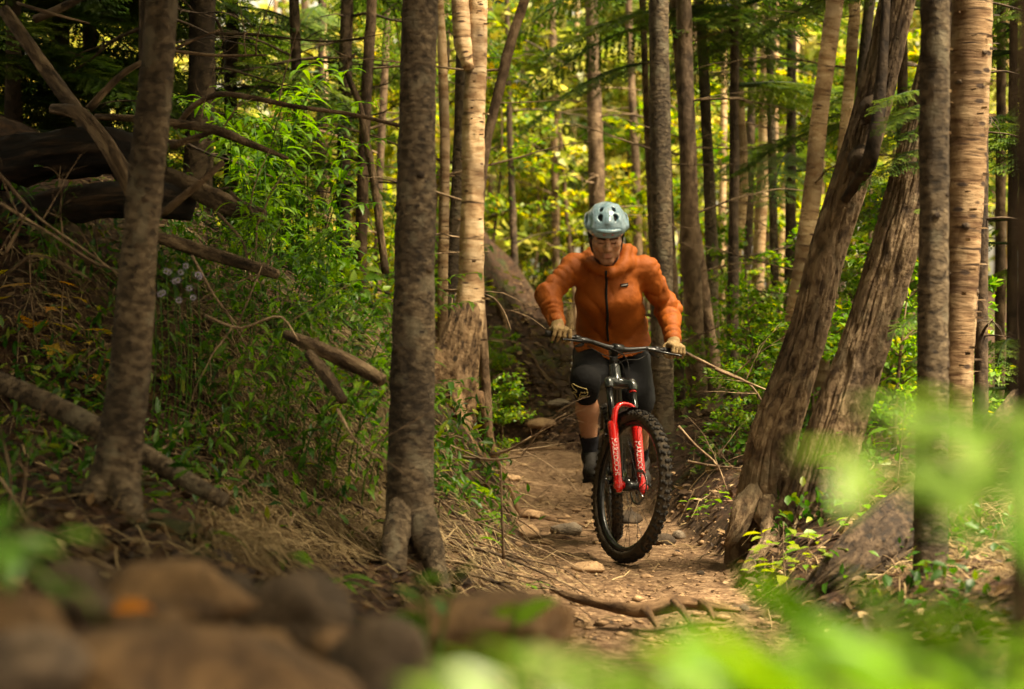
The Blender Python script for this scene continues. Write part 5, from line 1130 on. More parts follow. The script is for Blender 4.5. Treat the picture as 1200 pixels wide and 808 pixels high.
tw = [([(0, 205), (45, 255), (95, 290), (150, 330)], 7.4, 'lowest of the bare stems bowing over the dark bank at left'), ([(0, 238), (60, 275), (120, 312), (142, 318)], 7.2, 'pale arching stem under the dark mossy log'), ([(5, 300), (22, 268), (30, 252)], 6.9, 'short upright pale twig near the left edge'), ([(0, 328), (40, 300), (95, 322), (150, 352)], 6.8, 'bent stem crossing the yellow maple leaves'), ([(0, 665), (12, 560), (0, 500)], 6.0, 'curved pale twig at the left edge beside the mossy log'),
      ([(0, 560), (20, 590), (38, 622)], 5.8, 'bare stick pointing to the near rocks at left'), ([(240, 370), (280, 385), (330, 372), (350, 400)], 7.6, 'crooked twig among stalks in the middle of the bank'), ([(225, 300), (250, 345), (285, 390)], 8.0, 'thin twig leaning over the pale log on the slope'), ([(255, 250), (285, 285), (296, 330), (320, 300)], 8.6, 'tangled twig standing behind the pale log end'), ([(270, 225), (298, 255), (300, 300)], 8.7, 'upright dry twig beside the pale rounded log end'),
      ([(395, 480), (420, 520), (450, 540)], 7.0, 'dry stem hanging left of the grey-brown trunk'), ([(800, 412), (840, 432), (880, 452), (897, 477)], 10.6, 'long bare twig reaching right from behind the left glove'), ([(838, 433), (870, 446), (900, 458)], 10.5, 'thin side twig above the long bare twig right of the rider'), ([(795, 500), (815, 522), (840, 545), (852, 575)], 10.2, 'fine bent twig drooping beside the right edge of the trail'),
      ([(806, 541), (835, 546), (868, 549)], 10.6, 'straight pale stick on the ground left of the furrowed trunk'), ([(590, 655), (588, 600), (587, 548)], 7.9, 'upright dark stick at the left edge of the trail'), ([(543, 536), (580, 539), (622, 534)], 8.6, 'thin stick lying on the bank beside the trail, left of the shoe'), ([(575, 534), (600, 526), (622, 512)], 8.6, 'short twig pointing at the rider from the trail edge'), ([(1115, 690), (1150, 640), (1175, 600)], 8.0, 'dry stem leaning right of the dark right trunk'), ([(1140, 700), (1155, 640), (1140, 600)], 7.9, 'dead fern stem standing right of the dark right trunk'), ([(985, 625), (1000, 600), (1020, 580)], 8.2, 'curved green-brown stem above the scaly stump')]
for k, (pp, Y, lab) in enumerate(tw):
    stick('bare_twig', lab, [(a, b, Y - .06 * j) for j, (a, b) in enumerate(pp)], np.linspace(4.0, 1.8, len(pp)), 'twig', 7, clamp=(k not in (4, 11, 12, 15)), twigs=2, group='bare twigs', seed=k)
# wood and roots at the trail
stick('exposed_root', 'grey root running down the left edge of the trail to the foreground', [(512, 580, 7.9), (545, 610, 7.8), (572, 642, 7.7), (596, 664, 7.62), (612, 680, 7.55)], [12, 14, 12, 8, 3], 'root', 16, 'root', rough=.35)
stick('exposed_root', 'thin lower root beside the grey root at the trail edge', [(505, 615, 7.6), (535, 650, 7.5), (560, 690, 7.4), (600, 705, 7.3)], [9, 10, 8, 4], 'root', 12, 'root')
stick('exposed_root', 'gnarled root crossing the trail in front of the wheel', [(645, 690, 7.75), (672, 700, 7.6), (715, 711, 7.5), (752, 716, 7.45), (790, 706, 7.5), (830, 710, 7.48), (868, 716, 7.45)], [4, 10, 13, 16, 18, 13, 5], 'root', 20, 'root', rough=.3)
for (a, lab) in (([(752, 712), (762, 722), (768, 734)], 'stubby root leg dropping from the gnarled trail root at its middle'), ([(790, 706), (800, 716), (808, 730)], 'stubby root leg dropping from the gnarled trail root further right'), ([(822, 706), (832, 716), (836, 726)], 'rightmost stubby root leg of the gnarled trail root')):
    stick('root_spur', lab, [(a[0][0], a[0][1], 7.46), (a[1][0], a[1][1], 7.36), (a[2][0], a[2][1], 7.3)], [11, 9, 4], 'root', 12, 'root', rough=.25, group='spurs of the trail root')
stick('exposed_root', 'mossy root slanting down the bank behind the rider to the trail', [(560, 462, 12.2), (600, 482, 12.0), (640, 515, 11.8), (690, 548, 11.5)], [9, 11, 10, 5], 'root', 14, 'root', rough=.4)
stick('exposed_root', 'long root hanging down the dark earth bank behind the rider', [(574, 325, 17.6), (600, 350, 17.2), (628, 385, 16.9), (650, 412, 16.6)], [7, 7, 6, 3], 'root', 10, 'root')
stick('exposed_root', 'pale root lying across the trail far behind the rider', [(618, 486, 15.5), (640, 484, 15.5), (668, 486, 15.5)], [5, 6, 4], 'root', 10, 'root')
stick('stump', 'cut sapling stump behind the scaly stump at right', [(1020, 608, 8.6), (1035, 596, 8.5), (1045, 588, 8.45)], [12, 14, 13], 'dead_wood', 14, 'stump')

# ------------------------------------------------------------------ stones
def rock_g(c, r, seed, n=18):
    rr = np.random.default_rng(seed); th = np.linspace(0, math.pi, n); ph = np.arange(2 * n) * math.pi / n
    T, H = np.meshgrid(th, ph, indexing='ij'); d = np.stack([np.sin(T) * np.cos(H), np.sin(T) * np.sin(H), np.cos(T)], -1).reshape(-1, 3)
    k = np.ones(len(d)) * 1.05
    for _ in range(9): pl = nrm(rr.normal(size=3)); o_ = rr.uniform(.72, .98); dt = d @ pl; k = np.where(dt > .05, np.minimum(k, o_ / np.maximum(dt, .05)), k)
    k = k * (1 + .06 * fbm(d * 2.5 + seed, 4, seed)); V = np.asarray(c) + d * k[:, None] * np.asarray(r)
    i = np.arange(n - 1)[:, None] * 2 * n + np.arange(2 * n)[None]; j = np.arange(n - 1)[:, None] * 2 * n + (np.arange(2 * n)[None] + 1) % (2 * n)
    g = G(); g.add(V, np.stack([i, i + 2 * n, j + 2 * n, j], -1).reshape(-1, 4)); return g
def rock(label, c, r, mat, seed, group=None, n=18): tag(mk('rock', rock_g(c, r, seed, n), M[mat], origin=c), label, 'rock', group)
for k, (px, py, w_, h_, mat, lab) in enumerate(((690, 665, 36, 16, 'rock_tan', 'smooth tan stone on the trail just left of the front wheel'), (664, 619, 36, 20, 'rock_grey', 'pointed grey stone beside the trail behind the front wheel'), (735, 607, 34, 18, 'rock_dark', 'dark stone seen through the spokes of the front wheel'), (618, 622, 26, 14, 'rock_tan', 'flat tan stone at the left trail edge, nearest the upright dark stick'), (622, 601, 30, 12, 'rock_tan', 'flat tan stone just above its twin at the left trail edge'), (640, 637, 16, 8, 'rock_tan', 'small tan stone in front of the pointed grey stone'), (640, 497, 42, 12, 'rock_tan', 'flat pale stone on the far trail left of the rider\'s shin'), (612, 487, 30, 12, 'rock_tan', 'pale stone at the foot of the earth bank'), (655, 473, 26, 10, 'rock_grey', 'grey stone on the far trail beside the knee pad'), (778, 632, 26, 14, 'rock_dark', 'dark stone right behind the front tyre'), (795, 628, 16, 12, 'rock_grey', 'small grey stone right of the dark stone by the tyre'), (862, 645, 14, 8, 'rock_tan', 'small tan pebble on the trail right of the wheel'), (821, 671, 9, 6, 'rock_dark', 'little dark stone on bare dirt right of the wheel'), (757, 675, 12, 6, 'rock_tan', 'small flat stone in front of the wheel'), (872, 712, 11, 9, 'rock_grey', 'round pale pebble at the right end of the gnarled root'), (735, 735, 12, 6, 'rock_tan', 'tiny tan stone below the gnarled root'), (600, 560, 22, 9, 'rock_tan', 'pale flat stone on the sunlit dirt left of the shoe'), (566, 440, 18, 10, 'rock_grey', 'grey stone lodged in the bank right of the pale birch foot'))):
    c = hit(px, py + h_ * .35); s_ = c[1] / FP; rock(lab, c + [0, 0, h_ * s_ * .12], (w_ * s_ * .52, w_ * s_ * .45, h_ * s_ * .62), mat, 200 + k, 'stones on the trail')
# near boulders, out of focus
for k, (px, py, Y, w_, h_, mat, lab) in enumerate(((215, 812, 2.3, 360, 130, 'rock_brown', 'large golden-brown boulder filling the lower left corner'), (200, 700, 2.9, 190, 70, 'rock_brown', 'long brown boulder behind the large golden-brown one'), (345, 725, 3.1, 120, 90, 'rock_dark', 'dark grey boulder right of the long brown boulder'), (560, 735, 3.3, 230, 70, 'rock_brown', 'broad mossy brown boulder at the bottom middle'), (445, 795, 2.6, 120, 120, 'rock_dark', 'grey boulder between the golden and the mossy boulder'), (85, 685, 2.8, 70, 44, 'rock_dark', 'small grey boulder left of the long brown one'), (20, 740, 2.4, 110, 80, 'rock_brown', 'brown boulder in the bottom left corner behind dark leaves'), (262, 690, 3.2, 60, 40, 'rock_dark', 'small dark stone on top between the brown boulders'), (100, 712, 2.5, 60, 36, 'rock_dark', 'bluish grey stone beside the orange leaf'), (30, 800, 2.0, 140, 110, 'rock_dark', 'dark boulder at the very bottom left'), (165, 735, 2.6, 90, 50, 'rock_brown', 'rounded brown stone perched behind the golden-brown boulder'), (300, 765, 2.5, 80, 50, 'rock_brown', 'brown stone at the right shoulder of the golden-brown boulder'), (395, 760, 2.8, 60, 40, 'rock_brown', 'small brown stone left of the grey boulder'), (60, 722, 2.6, 60, 34, 'rock_brown', 'little brown stone between the boulders at the far lower left'))):
    c = P(px, py, Y); s_ = Y / FP; rock(lab, c, (w_ * s_ * .55, w_ * s_ * .45, h_ * s_ * .6), mat, 300 + k, 'near boulders', 26)
o = mk('fallen_leaf', addleaves(G(), [P(130, 716, 2.35)], [[1, -.1, .2]], [[0, -.5, 1]], [.05], wid=.6, tint=[.95]), M['leaf_autumn'], origin=P(130, 716, 2.35)); tag(o, 'orange dead leaf on the boulders at lower left', 'leaf')

# ------------------------------------------------------------------ plants
def leaf1(name, mat, wid, curl=.25, kind=None):
    g = G()
    if kind == 'maple':
        ang = np.array([180, 150, 125, 100, 72, 55, 40, 20, 0, -20, -40, -55, -72, -100, -125, -150]); rd = np.array([.08, .34, .20, .52, .34, .62, .38, .50, 1.0, .50, .38, .62, .34, .52, .20, .34])
        pts = [np.array([.0 + .42 + rd[i] * .6 * math.cos(R(ang[i])), rd[i] * .62 * math.sin(R(ang[i])), -.12 * rd[i] ** 2]) for i in range(16)]; pts[0] = np.zeros(3)
        g.add(pts + [np.array([.36, 0, .02])], [[16, i, (i + 1) % 16] for i in range(16)])
    elif kind == 'long':
        n = 7; vs = []
        for i in range(n + 1):
            x = i / n; w_ = wid * math.sin(math.pi * min(1, x * 1.02 + .03)) ** .8 * .5; z = .18 * x - curl * 1.9 * x * x
            vs += [[x * (1 - .12 * x), w_, z + w_ * .25], [x * (1 - .12 * x), 0, z], [x * (1 - .12 * x), -w_, z + w_ * .25]]
        f = []
        for i in range(n): f += [[3 * i, 3 * i + 1, 3 * i + 4, 3 * i + 3], [3 * i + 1, 3 * i + 2, 3 * i + 5, 3 * i + 4]]
        g.add(vs, f)
    else: addleaves(g, [[0, 0, 0]], [[1, 0, .1]], [[0, 0, 1]], [1.0], wid=wid, curl=curl)
    return g.mesh(name, M[mat])
LN = leaf1('leaf', 'leaf_green', .24, .3, 'long'); LNB = leaf1('leaf', 'leaf_bright', .24, .3, 'long'); LNR = leaf1('leaf', 'leaf_near', .55, .2)
LO = leaf1('leaf', 'leaf_bright', .5, .2); LOG = leaf1('leaf', 'leaf_green', .5, .2); LOY = leaf1('leaf', 'leaf_yellow', .55, .2)
LM = leaf1('leaf', 'leaf_autumn', .8, .2, 'maple'); LD = leaf1('leaf', 'leaf_bright', .3, .35, 'long')
def stalk_proto(seed, leafm, h=.9, n=26, bend=.25, L=.15):
    r = np.random.default_rng(seed); t = bpy.data.objects.new('stalk_plant', None); C.objects.link(t)
    g = G(); p, q = spline([[0, 0, -.05], [bend * .2, 0, h * .5], [bend, .03 * r.normal(), h * .93], [bend * 1.5, 0, h * .97]], [.0045, .0036, .002, .001], n=22); addtube(g, p, q, 5); shared('stem', g.mesh('stem', M['leaf_green']), t)
    for k in range(n):
        i = int(np.clip(4 + 17 * (k / n) ** .8, 3, 21)); a = k * 2.4 + r.normal() * .3; d = np.array([math.cos(a), math.sin(a), .35 - .5 * r.random()])
        shared('leaf', leafm, t, frame_m(p[i], d, (0, 0, 1), L * r.uniform(.6, 1.15) * (1 - .35 * (k / n) ** 3)))
    return t
protos = [stalk_proto(1, LN), stalk_proto(2, LNB, 1.0, 28, .32), stalk_proto(3, LNB, .75, 24, .42), stalk_proto(4, LN, .6, 20, .35)]
used = set()
def plant_at(pr, loc, s, rz, label, cat, group, tilt=(0, 0)):
    o = protos_all[pr]
    if pr in used: o = copy_tree(o)
    used.add(pr); o.location = [float(v) for v in loc]; o.scale = (s, s, s); o.rotation_euler = (tilt[0], tilt[1], rz); tag(o, label, cat, group); return o
protos_all = list(protos)
rr = np.random.default_rng(21)
def scatter(n, x0, x1, y0, y1, prs, sr, label, group, Ymin=4., rz=(0, 6.3)):
    k = 0; tries = 0
    while k < n and tries < n * 6:
        tries += 1; px, py = rr.uniform(x0, x1), rr.uniform(y0, y1); c = hit(px, py, Ymin)
        if c[1] > 15 or c[1] < Ymin + .1: continue
        if abs(c[0] - float(trail_x(c[1]))) < float(trail_w(c[1])) + .03: continue
        plant_at(int(rr.choice(prs)), c, rr.uniform(*sr), rr.uniform(*rz), label, 'plant', group); k += 1
scatter(64, 290, 475, 215, 330, [0, 1, 1, 2], (.75, 1.25), 'tall narrow-leaved stalk on the upper bank above the weathered logs', 'stalks on the upper bank')
scatter(34, 240, 470, 330, 430, [0, 1, 2, 3], (.55, .95), 'narrow-leaved stalk around the weathered logs in the middle of the bank', 'stalks in the middle of the bank')
scatter(34, 235, 455, 440, 590, [1, 2, 3], (.5, .85), 'narrow-leaved stalk drooping over the straw on the lower bank', 'stalks over the straw', rz=(-1, .6))
for (px, py, s) in ((405, 600, .82), (420, 610, .72), (388, 590, .8), (430, 600, .62), (372, 575, .8), (440, 590, .66)):
    plant_at(2, hit(px, py, 5.2), s, rr.uniform(-.9, -.1), 'narrow-leaved stalk drooping across the front of the grey-brown trunk', 'plant', 'stalks in front of the grey-brown trunk')
scatter(10, 20, 230, 300, 420, [0, 3], (.35, .6), 'short dark green stalk in the shade around the slender left tree', 'stalks in the left shade')
# broad-leaved seedlings
def seedling_proto(seed, leafm, n=8, h=.26, L=.075, spread=.09, name='seedling', flat=.15):
    r = np.random.default_rng(seed); t = bpy.data.objects.new(name, None); C.objects.link(t); g = G(); p, q = spline([[0, 0, -.03], [.02, .01, h * .5], [.03, 0, h]], [.003, .0025, .0012], n=10); addtube(g, p, q, 5)
    lv = []
    for k in range(n):
        i = int(3 + 6 * k / n); a = k * 2.4 + r.normal() * .3; e = p[i] + np.array([math.cos(a), math.sin(a), .25]) * spread * r.uniform(.4, 1.1); pp, qq = spline([p[i], (p[i] + e) / 2 + [0, 0, .01], e], [.0014, .0012, .001], n=5); addtube(g, pp, qq, 4); lv.append((e, a))
    shared('stem', g.mesh('stem', M['twig']), t)
    for e, a in lv: shared('leaf', leafm, t, frame_m(e, (math.cos(a), math.sin(a), flat - .45 * r.random()), (0, -.25, 1), L * r.uniform(.6, 1.2)))
    return t
i0 = len(protos_all); protos_all += [seedling_proto(1, LO), seedling_proto(2, LOY, 10), seedling_proto(3, LOG, 8), seedling_proto(4, LM, 7, .34, .13, .12, 'maple_seedling'), seedling_proto(5, LD, 8, .05, .2, .02, 'dock_plant', .5)]
SB, SY, SG, SM, SD = range(i0, i0 + 5)
for (pr, px, py, s, lab, grp) in ((SY, 905, 690, 1.0, 'yellow-green seedling at the foot of the second furrowed trunk', 0), (SY, 925, 700, 1.1, 'lower yellow-green seedling left of the scaly stump', 0), (SB, 940, 692, .9, 'bright seedling touching the scaly stump', 0), (SY, 890, 705, .8, 'leftmost yellow-green seedling at the right trail edge', 0), (SY, 960, 690, .7, 'small yellow seedling climbing the scaly stump', 0), (SB, 835, 622, .9, 'fresh green seedling at the right trail edge behind the wheel', 0), (SB, 818, 618, .6, 'small green seedling nearest the rear of the wheel', 0), (SB, 845, 610, .7, 'green seedling against the root of the furrowed trunk', 0),
        (SD, 545, 585, .9, 'dock plant with long pale leaves right of the grey-brown trunk', 0), (SD, 530, 575, .8, 'dock plant behind the longer one beside the grey-brown trunk', 0), (SD, 570, 610, .7, 'drooping dock plant at the left trail edge', 0), (SD, 560, 640, .6, 'low dock plant over the grey root', 0), (SD, 618, 690, .45, 'tiny plant where the root meets the trail', 0), (SY, 590, 470, 1.3, 'bright yellow-green seedling below the pale birch on the bank', 0), (SY, 605, 480, 1.2, 'bright yellow-green seedling beside the far trail', 0), (SY, 575, 460, 1.2, 'yellow-green seedling hugging the pale birch roots', 0), (SY, 595, 375, 1.5, 'yellow-green seedling on top of the earth bank', 0), (SY, 580, 360, 1.4, 'yellow-green seedling just right of the birch trunk on the bank', 0), (SY, 625, 495, .9, 'small yellow plant at the far trail edge', 0),
        (SB, 690, 455, 1.2, 'green plant glimpsed between the rider\'s legs', 0), (SB, 660, 420, .9, 'green sprig on the earth bank under the right glove', 0), (SG, 800, 560, 1.0, 'dark green seedling beside the trail right of the wheel', 0), (SG, 812, 540, 1.2, 'dark green seedling behind the bent twig', 0), (SB, 850, 545, .9, 'seedling with flat leaves left of the furrowed trunk', 0), (SB, 870, 520, 1.0, 'seedling leaning on the furrowed trunk', 0), (SB, 895, 470, 1.3, 'leafy seedling behind the furrowed trunk', 0),
        (SM, 45, 420, 1.25, 'yellow and orange maple seedling in the left shade', 0), (SM, 75, 440, 1.1, 'orange-tinged maple seedling next to the slender left tree', 0), (SM, 20, 430, 1.0, 'yellowing maple seedling at the left edge', 0), (SM, 100, 470, .8, 'small orange maple seedling above the mossy log', 0), (SG, 255, 345, 1.2, 'broad dark green seedling right of the slender left tree', 0), (SG, 60, 290, 1.4, 'dark green seedling under the rotten logs', 0), (SG, 115, 300, 1.3, 'dark green seedling hanging near the bowing stems', 0), (SG, 240, 610, .8, 'dark seedling at the pale end of the mossy log', 0), (SD, 245, 640, .6, 'grassy plant below the mossy log end', 0), (SD, 390, 690, .6, 'bent yellowing plant above the dark grey boulder', 0), (SD, 330, 660, .6, 'slim plant on the dark bank behind the boulders', 0), (SG, 220, 430, 1.1, 'dark green seedling under the asters', 0),
        (SB, 1010, 640, .9, 'green seedling above the scaly stump', 0), (SG, 1000, 590, 1.2, 'dark seedling behind the second furrowed trunk', 0), (SG, 1050, 570, 1.4, 'dark seedling beside the cut sapling stump', 0), (SB, 1045, 480, 1.5, 'leafy plant between the second furrowed trunk and the dark right trunk', 0), (SB, 1060, 420, 1.6, 'taller leafy plant in the gap left of the dark right trunk', 0)):
    plant_at(pr, hit(px, py, 4.5), s, rr.uniform(0, 6), lab, 'plant', None)
# asters
for k, (px, py) in enumerate(((205, 330), (195, 318), (222, 338), (188, 345), (232, 322), (210, 352), (180, 305), (218, 312))):
    c = P(px, py, 7.8); b = np.array([c[0] - .03, c[1] + .05, gz(c[0], c[1]) - .03]); t = empty('aster', b, 'small pale purple aster right of the slender left tree', 'flower', 'asters on the bank')
    g = G(); q, s = spline([b, (b + c) / 2 + [.02, 0, .03], c], [.0025, .002, .0015], n=8); addtube(g, q, s, 5); mk('stem', g, M['leaf_green'], t)
    for m in range(2):
        cc = c + rr.normal(size=3) * [.03, .02, .02] * m; a = np.arange(11) * 2 * math.pi / 11; d = np.stack([np.cos(a), np.full(11, -.35), np.sin(a)], -1); g = G(); addleaves(g, np.tile(cc, (11, 1)), d, np.tile([0, -1., .3], (11, 1)), (.015), wid=.32, tint=rr.random(11)); fl = mk('petals', g, M['petal'], t)
        g = G(); addtube(g, [cc + [0, .004, 0], cc + [0, -.004, 0]], [.006, .004], 8); mk('disc', g, M['leaf_yellow'], t)

# ------------------------------------------------------------------ straw, litter, pebbles, ground cover (uncountable)
def inpx(n, x0, x1, y0, y1, Ymin=4.2, seed=0, Ymax=20):
    """ground points seen in a photo region"""
    r = np.random.default_rng(seed); px = r.uniform(x0, x1, n); py = r.uniform(y0, y1, n); Y = np.arange(Ymin, Ymax, .06)
    out = np.full((n, 3), np.nan)
    for a in range(0, n, 2000):
        b = slice(a, min(n, a + 2000)); x = (px[b, None] - 600) / FP * Y; z = CZ + (404 - py[b, None]) / FP * Y; h = GZI(x, np.broadcast_to(Y, x.shape)); m = h >= z; k = m.argmax(1); ok = m.any(1); i = np.arange(len(k)); o_ = np.stack([x[i, k], Y[k], h[i, k]], -1); o_[~ok] = np.nan; out[b] = o_
    return out[~np.isnan(out[:, 0])]
def GZI(x, y):
    """fast lookup of the ground sheet"""
    i = np.clip(np.searchsorted(gx, x) - 1, 0, nxg - 2); j = np.clip(np.searchsorted(gy, y) - 1, 0, nyg - 2); u = (x - gx[i]) / (gx[i + 1] - gx[i]); v = (y - gy[j]) / (gy[j + 1] - gy[j])
    return ZZ[j, i] * (1 - u) * (1 - v) + ZZ[j, i + 1] * u * (1 - v) + ZZ[j + 1, i] * (1 - u) * v + ZZ[j + 1, i + 1] * u * v
def offtrail(p, m=0.): return np.abs(p[:, 0] - trail_x(p[:, 1])) - trail_w(p[:, 1]) > m
def strands(base, L, w, rr, dirb, mat, lift=.05, spread=.5, arch=.06):
    n = len(base); d = nrm(dirb + rr.normal(size=(n, 3)) * spread); d[:, 2] *= .2; d = nrm(d); L = L * rr.uniform(.5, 1.3, n); k = 6; V = np.zeros((n, k, 2, 3)); sd_ = nrm(np.cross(d, [0, 0, 1.]) + rr.normal(size=(n, 3)) * .2); bend = rr.normal(size=(n, 1)) * .18
    for i in range(k):
        t = i / (k - 1); c = base + d * (L * t)[:, None] + sd_ * bend * (L * t * t)[:, None]; h = GZI(c[:, 0], c[:, 1]); c[:, 2] = np.maximum(h + .004, h * .65 + .35 * c[:, 2]) + lift * rr.random(n) * .3 + arch * math.sin(math.pi * t) * rr.random(n)
        ww = w * (1 - .7 * t); V[:, i, 0] = c + sd_ * ww; V[:, i, 1] = c - sd_ * ww + [0, 0, ww * .6]
    b = np.arange(n)[:, None] * 2 * k + np.arange(k - 1)[None] * 2; F = np.stack([b, b + 1, b + 3, b + 2], -1).reshape(-1, 4); g = G(); g.add(V.reshape(-1, 3), F, np.repeat(rr.random(n), 2 * k)); return g
r = np.random.default_rng(41)
p = np.vstack([inpx(3200, 225, 470, 360, 660, seed=1), inpx(700, 0, 300, 240, 420, seed=2), inpx(160, 480, 590, 560, 720, seed=3), inpx(500, 1000, 1200, 560, 700, seed=5), inpx(60, 0, 440, 600, 720, seed=6)]); p = p[offtrail(p, .02)]
tag(mk('dead_grass', strands(p, .30, .0022, r, np.array([.75, -.6, -.2]), 'straw'), M['straw']), 'tangle of dry straw-coloured grass lying on the bank', 'grass', kind='stuff')
p = np.vstack([inpx(2600, 0, 480, 200, 720, seed=11), inpx(1300, 470, 700, 400, 760, seed=12), inpx(1500, 800, 1200, 420, 760, seed=13), inpx(700, 580, 920, 440, 760, seed=14), inpx(900, 540, 700, 320, 500, seed=15)]); n = len(p); keep = offtrail(p, 0) | (r.random(n) < .35); p = p[keep]; n = len(p)
g = G(); addleaves(g, p + [0, 0, .008], nrm(r.normal(size=(n, 3)) * [1, 1, .3]), nrm(r.normal(size=(n, 3)) * .5 + [0, 0, 1]), np.where(offtrail(p, 0), r.uniform(.025, .075, n), r.uniform(.012, .035, n)), wid=.55, tint=r.random(n) ** 1.3, curl=.1)
tag(mk('leaf_litter', g, M['litter']), 'scattered brown dead leaves covering the forest floor', 'leaf litter', kind='stuff')
p = np.vstack([inpx(1500, 560, 920, 480, 760, seed=21), inpx(500, 560, 700, 330, 500, seed=22)]); n = len(p); g = G()
ico = nrm(np.array([[0, 0, 1], [.9, 0, .4], [.28, .85, .4], [-.72, .53, .4], [-.72, -.53, .4], [.28, -.85, .4], [0, 0, -1]])); icf = np.array([[0, 1, 2], [0, 2, 3], [0, 3, 4], [0, 4, 5], [0, 5, 1], [6, 2, 1], [6, 3, 2], [6, 4, 3], [6, 5, 4], [6, 1, 5]])
sz = r.uniform(.004, .012, n) * (1 + 1.6 * (r.random(n) < .12)); jit = 1 + .35 * r.normal(size=(n, 7, 1)) * .6; V = p[:, None] + ico[None] * sz[:, None, None] * jit * np.array([1.3, 1.1, .7]); g.add(V.reshape(-1, 3), (np.arange(n)[:, None, None] * 7 + icf[None]).reshape(-1, 3), .5)
tag(mk('pebbles', g, M['rock_tan'], smooth=False), 'small tan pebbles and grit strewn over the trail', 'pebbles', kind='stuff')
# fine twigs on the ground
p = np.vstack([inpx(500, 0, 460, 180, 700, seed=31), inpx(160, 480, 640, 480, 720, seed=32), inpx(160, 800, 1200, 480, 720, seed=33), inpx(60, 600, 900, 560, 740, seed=34)])
tag(mk('twig_litter', strands(p, .26, .0035, r, np.array([.6, -.3, 0]), 'twig', .05, .9, .05), M['straw']), 'thin fallen twigs littering the forest floor', 'twigs', kind='stuff')
# low green cover
def cover(name, label, regs, mat, size, seed, cl=.05, hgt=.12, wid=.45, off=.06):
    r = np.random.default_rng(seed); p = np.vstack([inpx(n_, a, b, c, d, seed=seed + i, Ymax=30) for i, (n_, a, b, c, d) in enumerate(regs)]); p = p[offtrail(p, off)]
    nz = fbm(p * [1.6, 1.6, 1.6], 3, seed); p = p[nz > cl]; n = len(p); g = G(); m = 4; q = np.repeat(p, m, 0) + r.normal(size=(n * m, 3)) * [.05, .05, 0]; q[:, 2] += r.random(n * m) * hgt
    addleaves(g, q, nrm(r.normal(size=(n * m, 3)) + [0, -.3, .25]), nrm(r.normal(size=(n * m, 3)) * .5 + [0, 0, 1]), size * r.uniform(.5, 1.3, n * m), wid=wid, tint=np.clip(r.normal(.5, .25, n * m), 0, 1)); tag(mk(name, g, M[mat]), label, 'ground cover', kind='stuff')
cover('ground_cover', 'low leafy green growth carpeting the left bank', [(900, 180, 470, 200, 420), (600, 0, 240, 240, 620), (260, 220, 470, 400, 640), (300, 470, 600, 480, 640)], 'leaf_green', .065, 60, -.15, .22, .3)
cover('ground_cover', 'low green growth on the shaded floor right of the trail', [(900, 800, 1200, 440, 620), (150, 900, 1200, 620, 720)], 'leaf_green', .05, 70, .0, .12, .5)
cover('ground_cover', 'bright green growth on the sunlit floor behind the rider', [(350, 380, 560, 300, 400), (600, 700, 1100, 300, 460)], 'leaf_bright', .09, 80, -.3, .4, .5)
p = inpx(1500, 480, 680, 380, 640, seed=91); p = p[offtrail(p, -.02) & (fbm(p * 2.4, 2, 3) > .1)]; n = len(p); g = G(); r = np.random.default_rng(4); q = np.repeat(p, 6, 0) + r.normal(size=(n * 6, 3)) * [.02, .02, .004]; addleaves(g, q, nrm(r.normal(size=(n * 6, 3)) + [0, 0, .8]), nrm(r.normal(size=(n * 6, 3)) + [0, 0, 1]), .014, wid=.5, tint=r.uniform(.3, .9, n * 6), fine=False)
tag(mk('moss', g, M['leaf_yellow']), 'olive moss tufts on the bank under the pale birch', 'moss', kind='stuff')

# dead sticks tangled over the left bank and at the right edge
rr = np.random.default_rng(71); k = 0
STK = [twig_mesh(40 + j, 1.0, 'twig', .007) for j in range(4)] + [twig_mesh(50 + j, 1.0, 'dead_wood', .012) for j in range(3)]
for (n_, x0, x1, y0, y1, lab, grp) in ((30, 0, 300, 200, 560, 'dead stick lying in the shade on the left part of the bank', 'dead sticks in the left shade'), (46, 230, 470, 320, 650, 'dead stick tangled in the straw and stalks on the bank', 'dead sticks in the straw'), (12, 485, 600, 520, 690, 'dead stick on the soil beside the left edge of the trail', 'dead sticks at the trail edge'), (12, 800, 1180, 480, 690, 'dead stick on the shaded ground right of the trail', 'dead sticks right of the trail')):
    for j in range(n_):
        c = hit(rr.uniform(x0, x1), rr.uniform(y0, y1), 4.8)
        if c[1] > 14 or c[1] < 5 or not offtrail(c[None], .02)[0]: continue
        a = rr.uniform(-.9, .5) if rr.random() < .7 else rr.uniform(0, 6.3); d = np.array([math.cos(a), math.sin(a), 0]); L_ = rr.uniform(.35, .9); e = c + d * L_; d[2] = (gz(e[0], e[1]) + rr.uniform(.0, .12) - c[2]) / L_
        o = shared('dead_stick', STK[k % 7], None, frame_m(c + [0, 0, .03], d, (0, 0, 1), L_)); tag(o, lab, 'stick', grp); k += 1

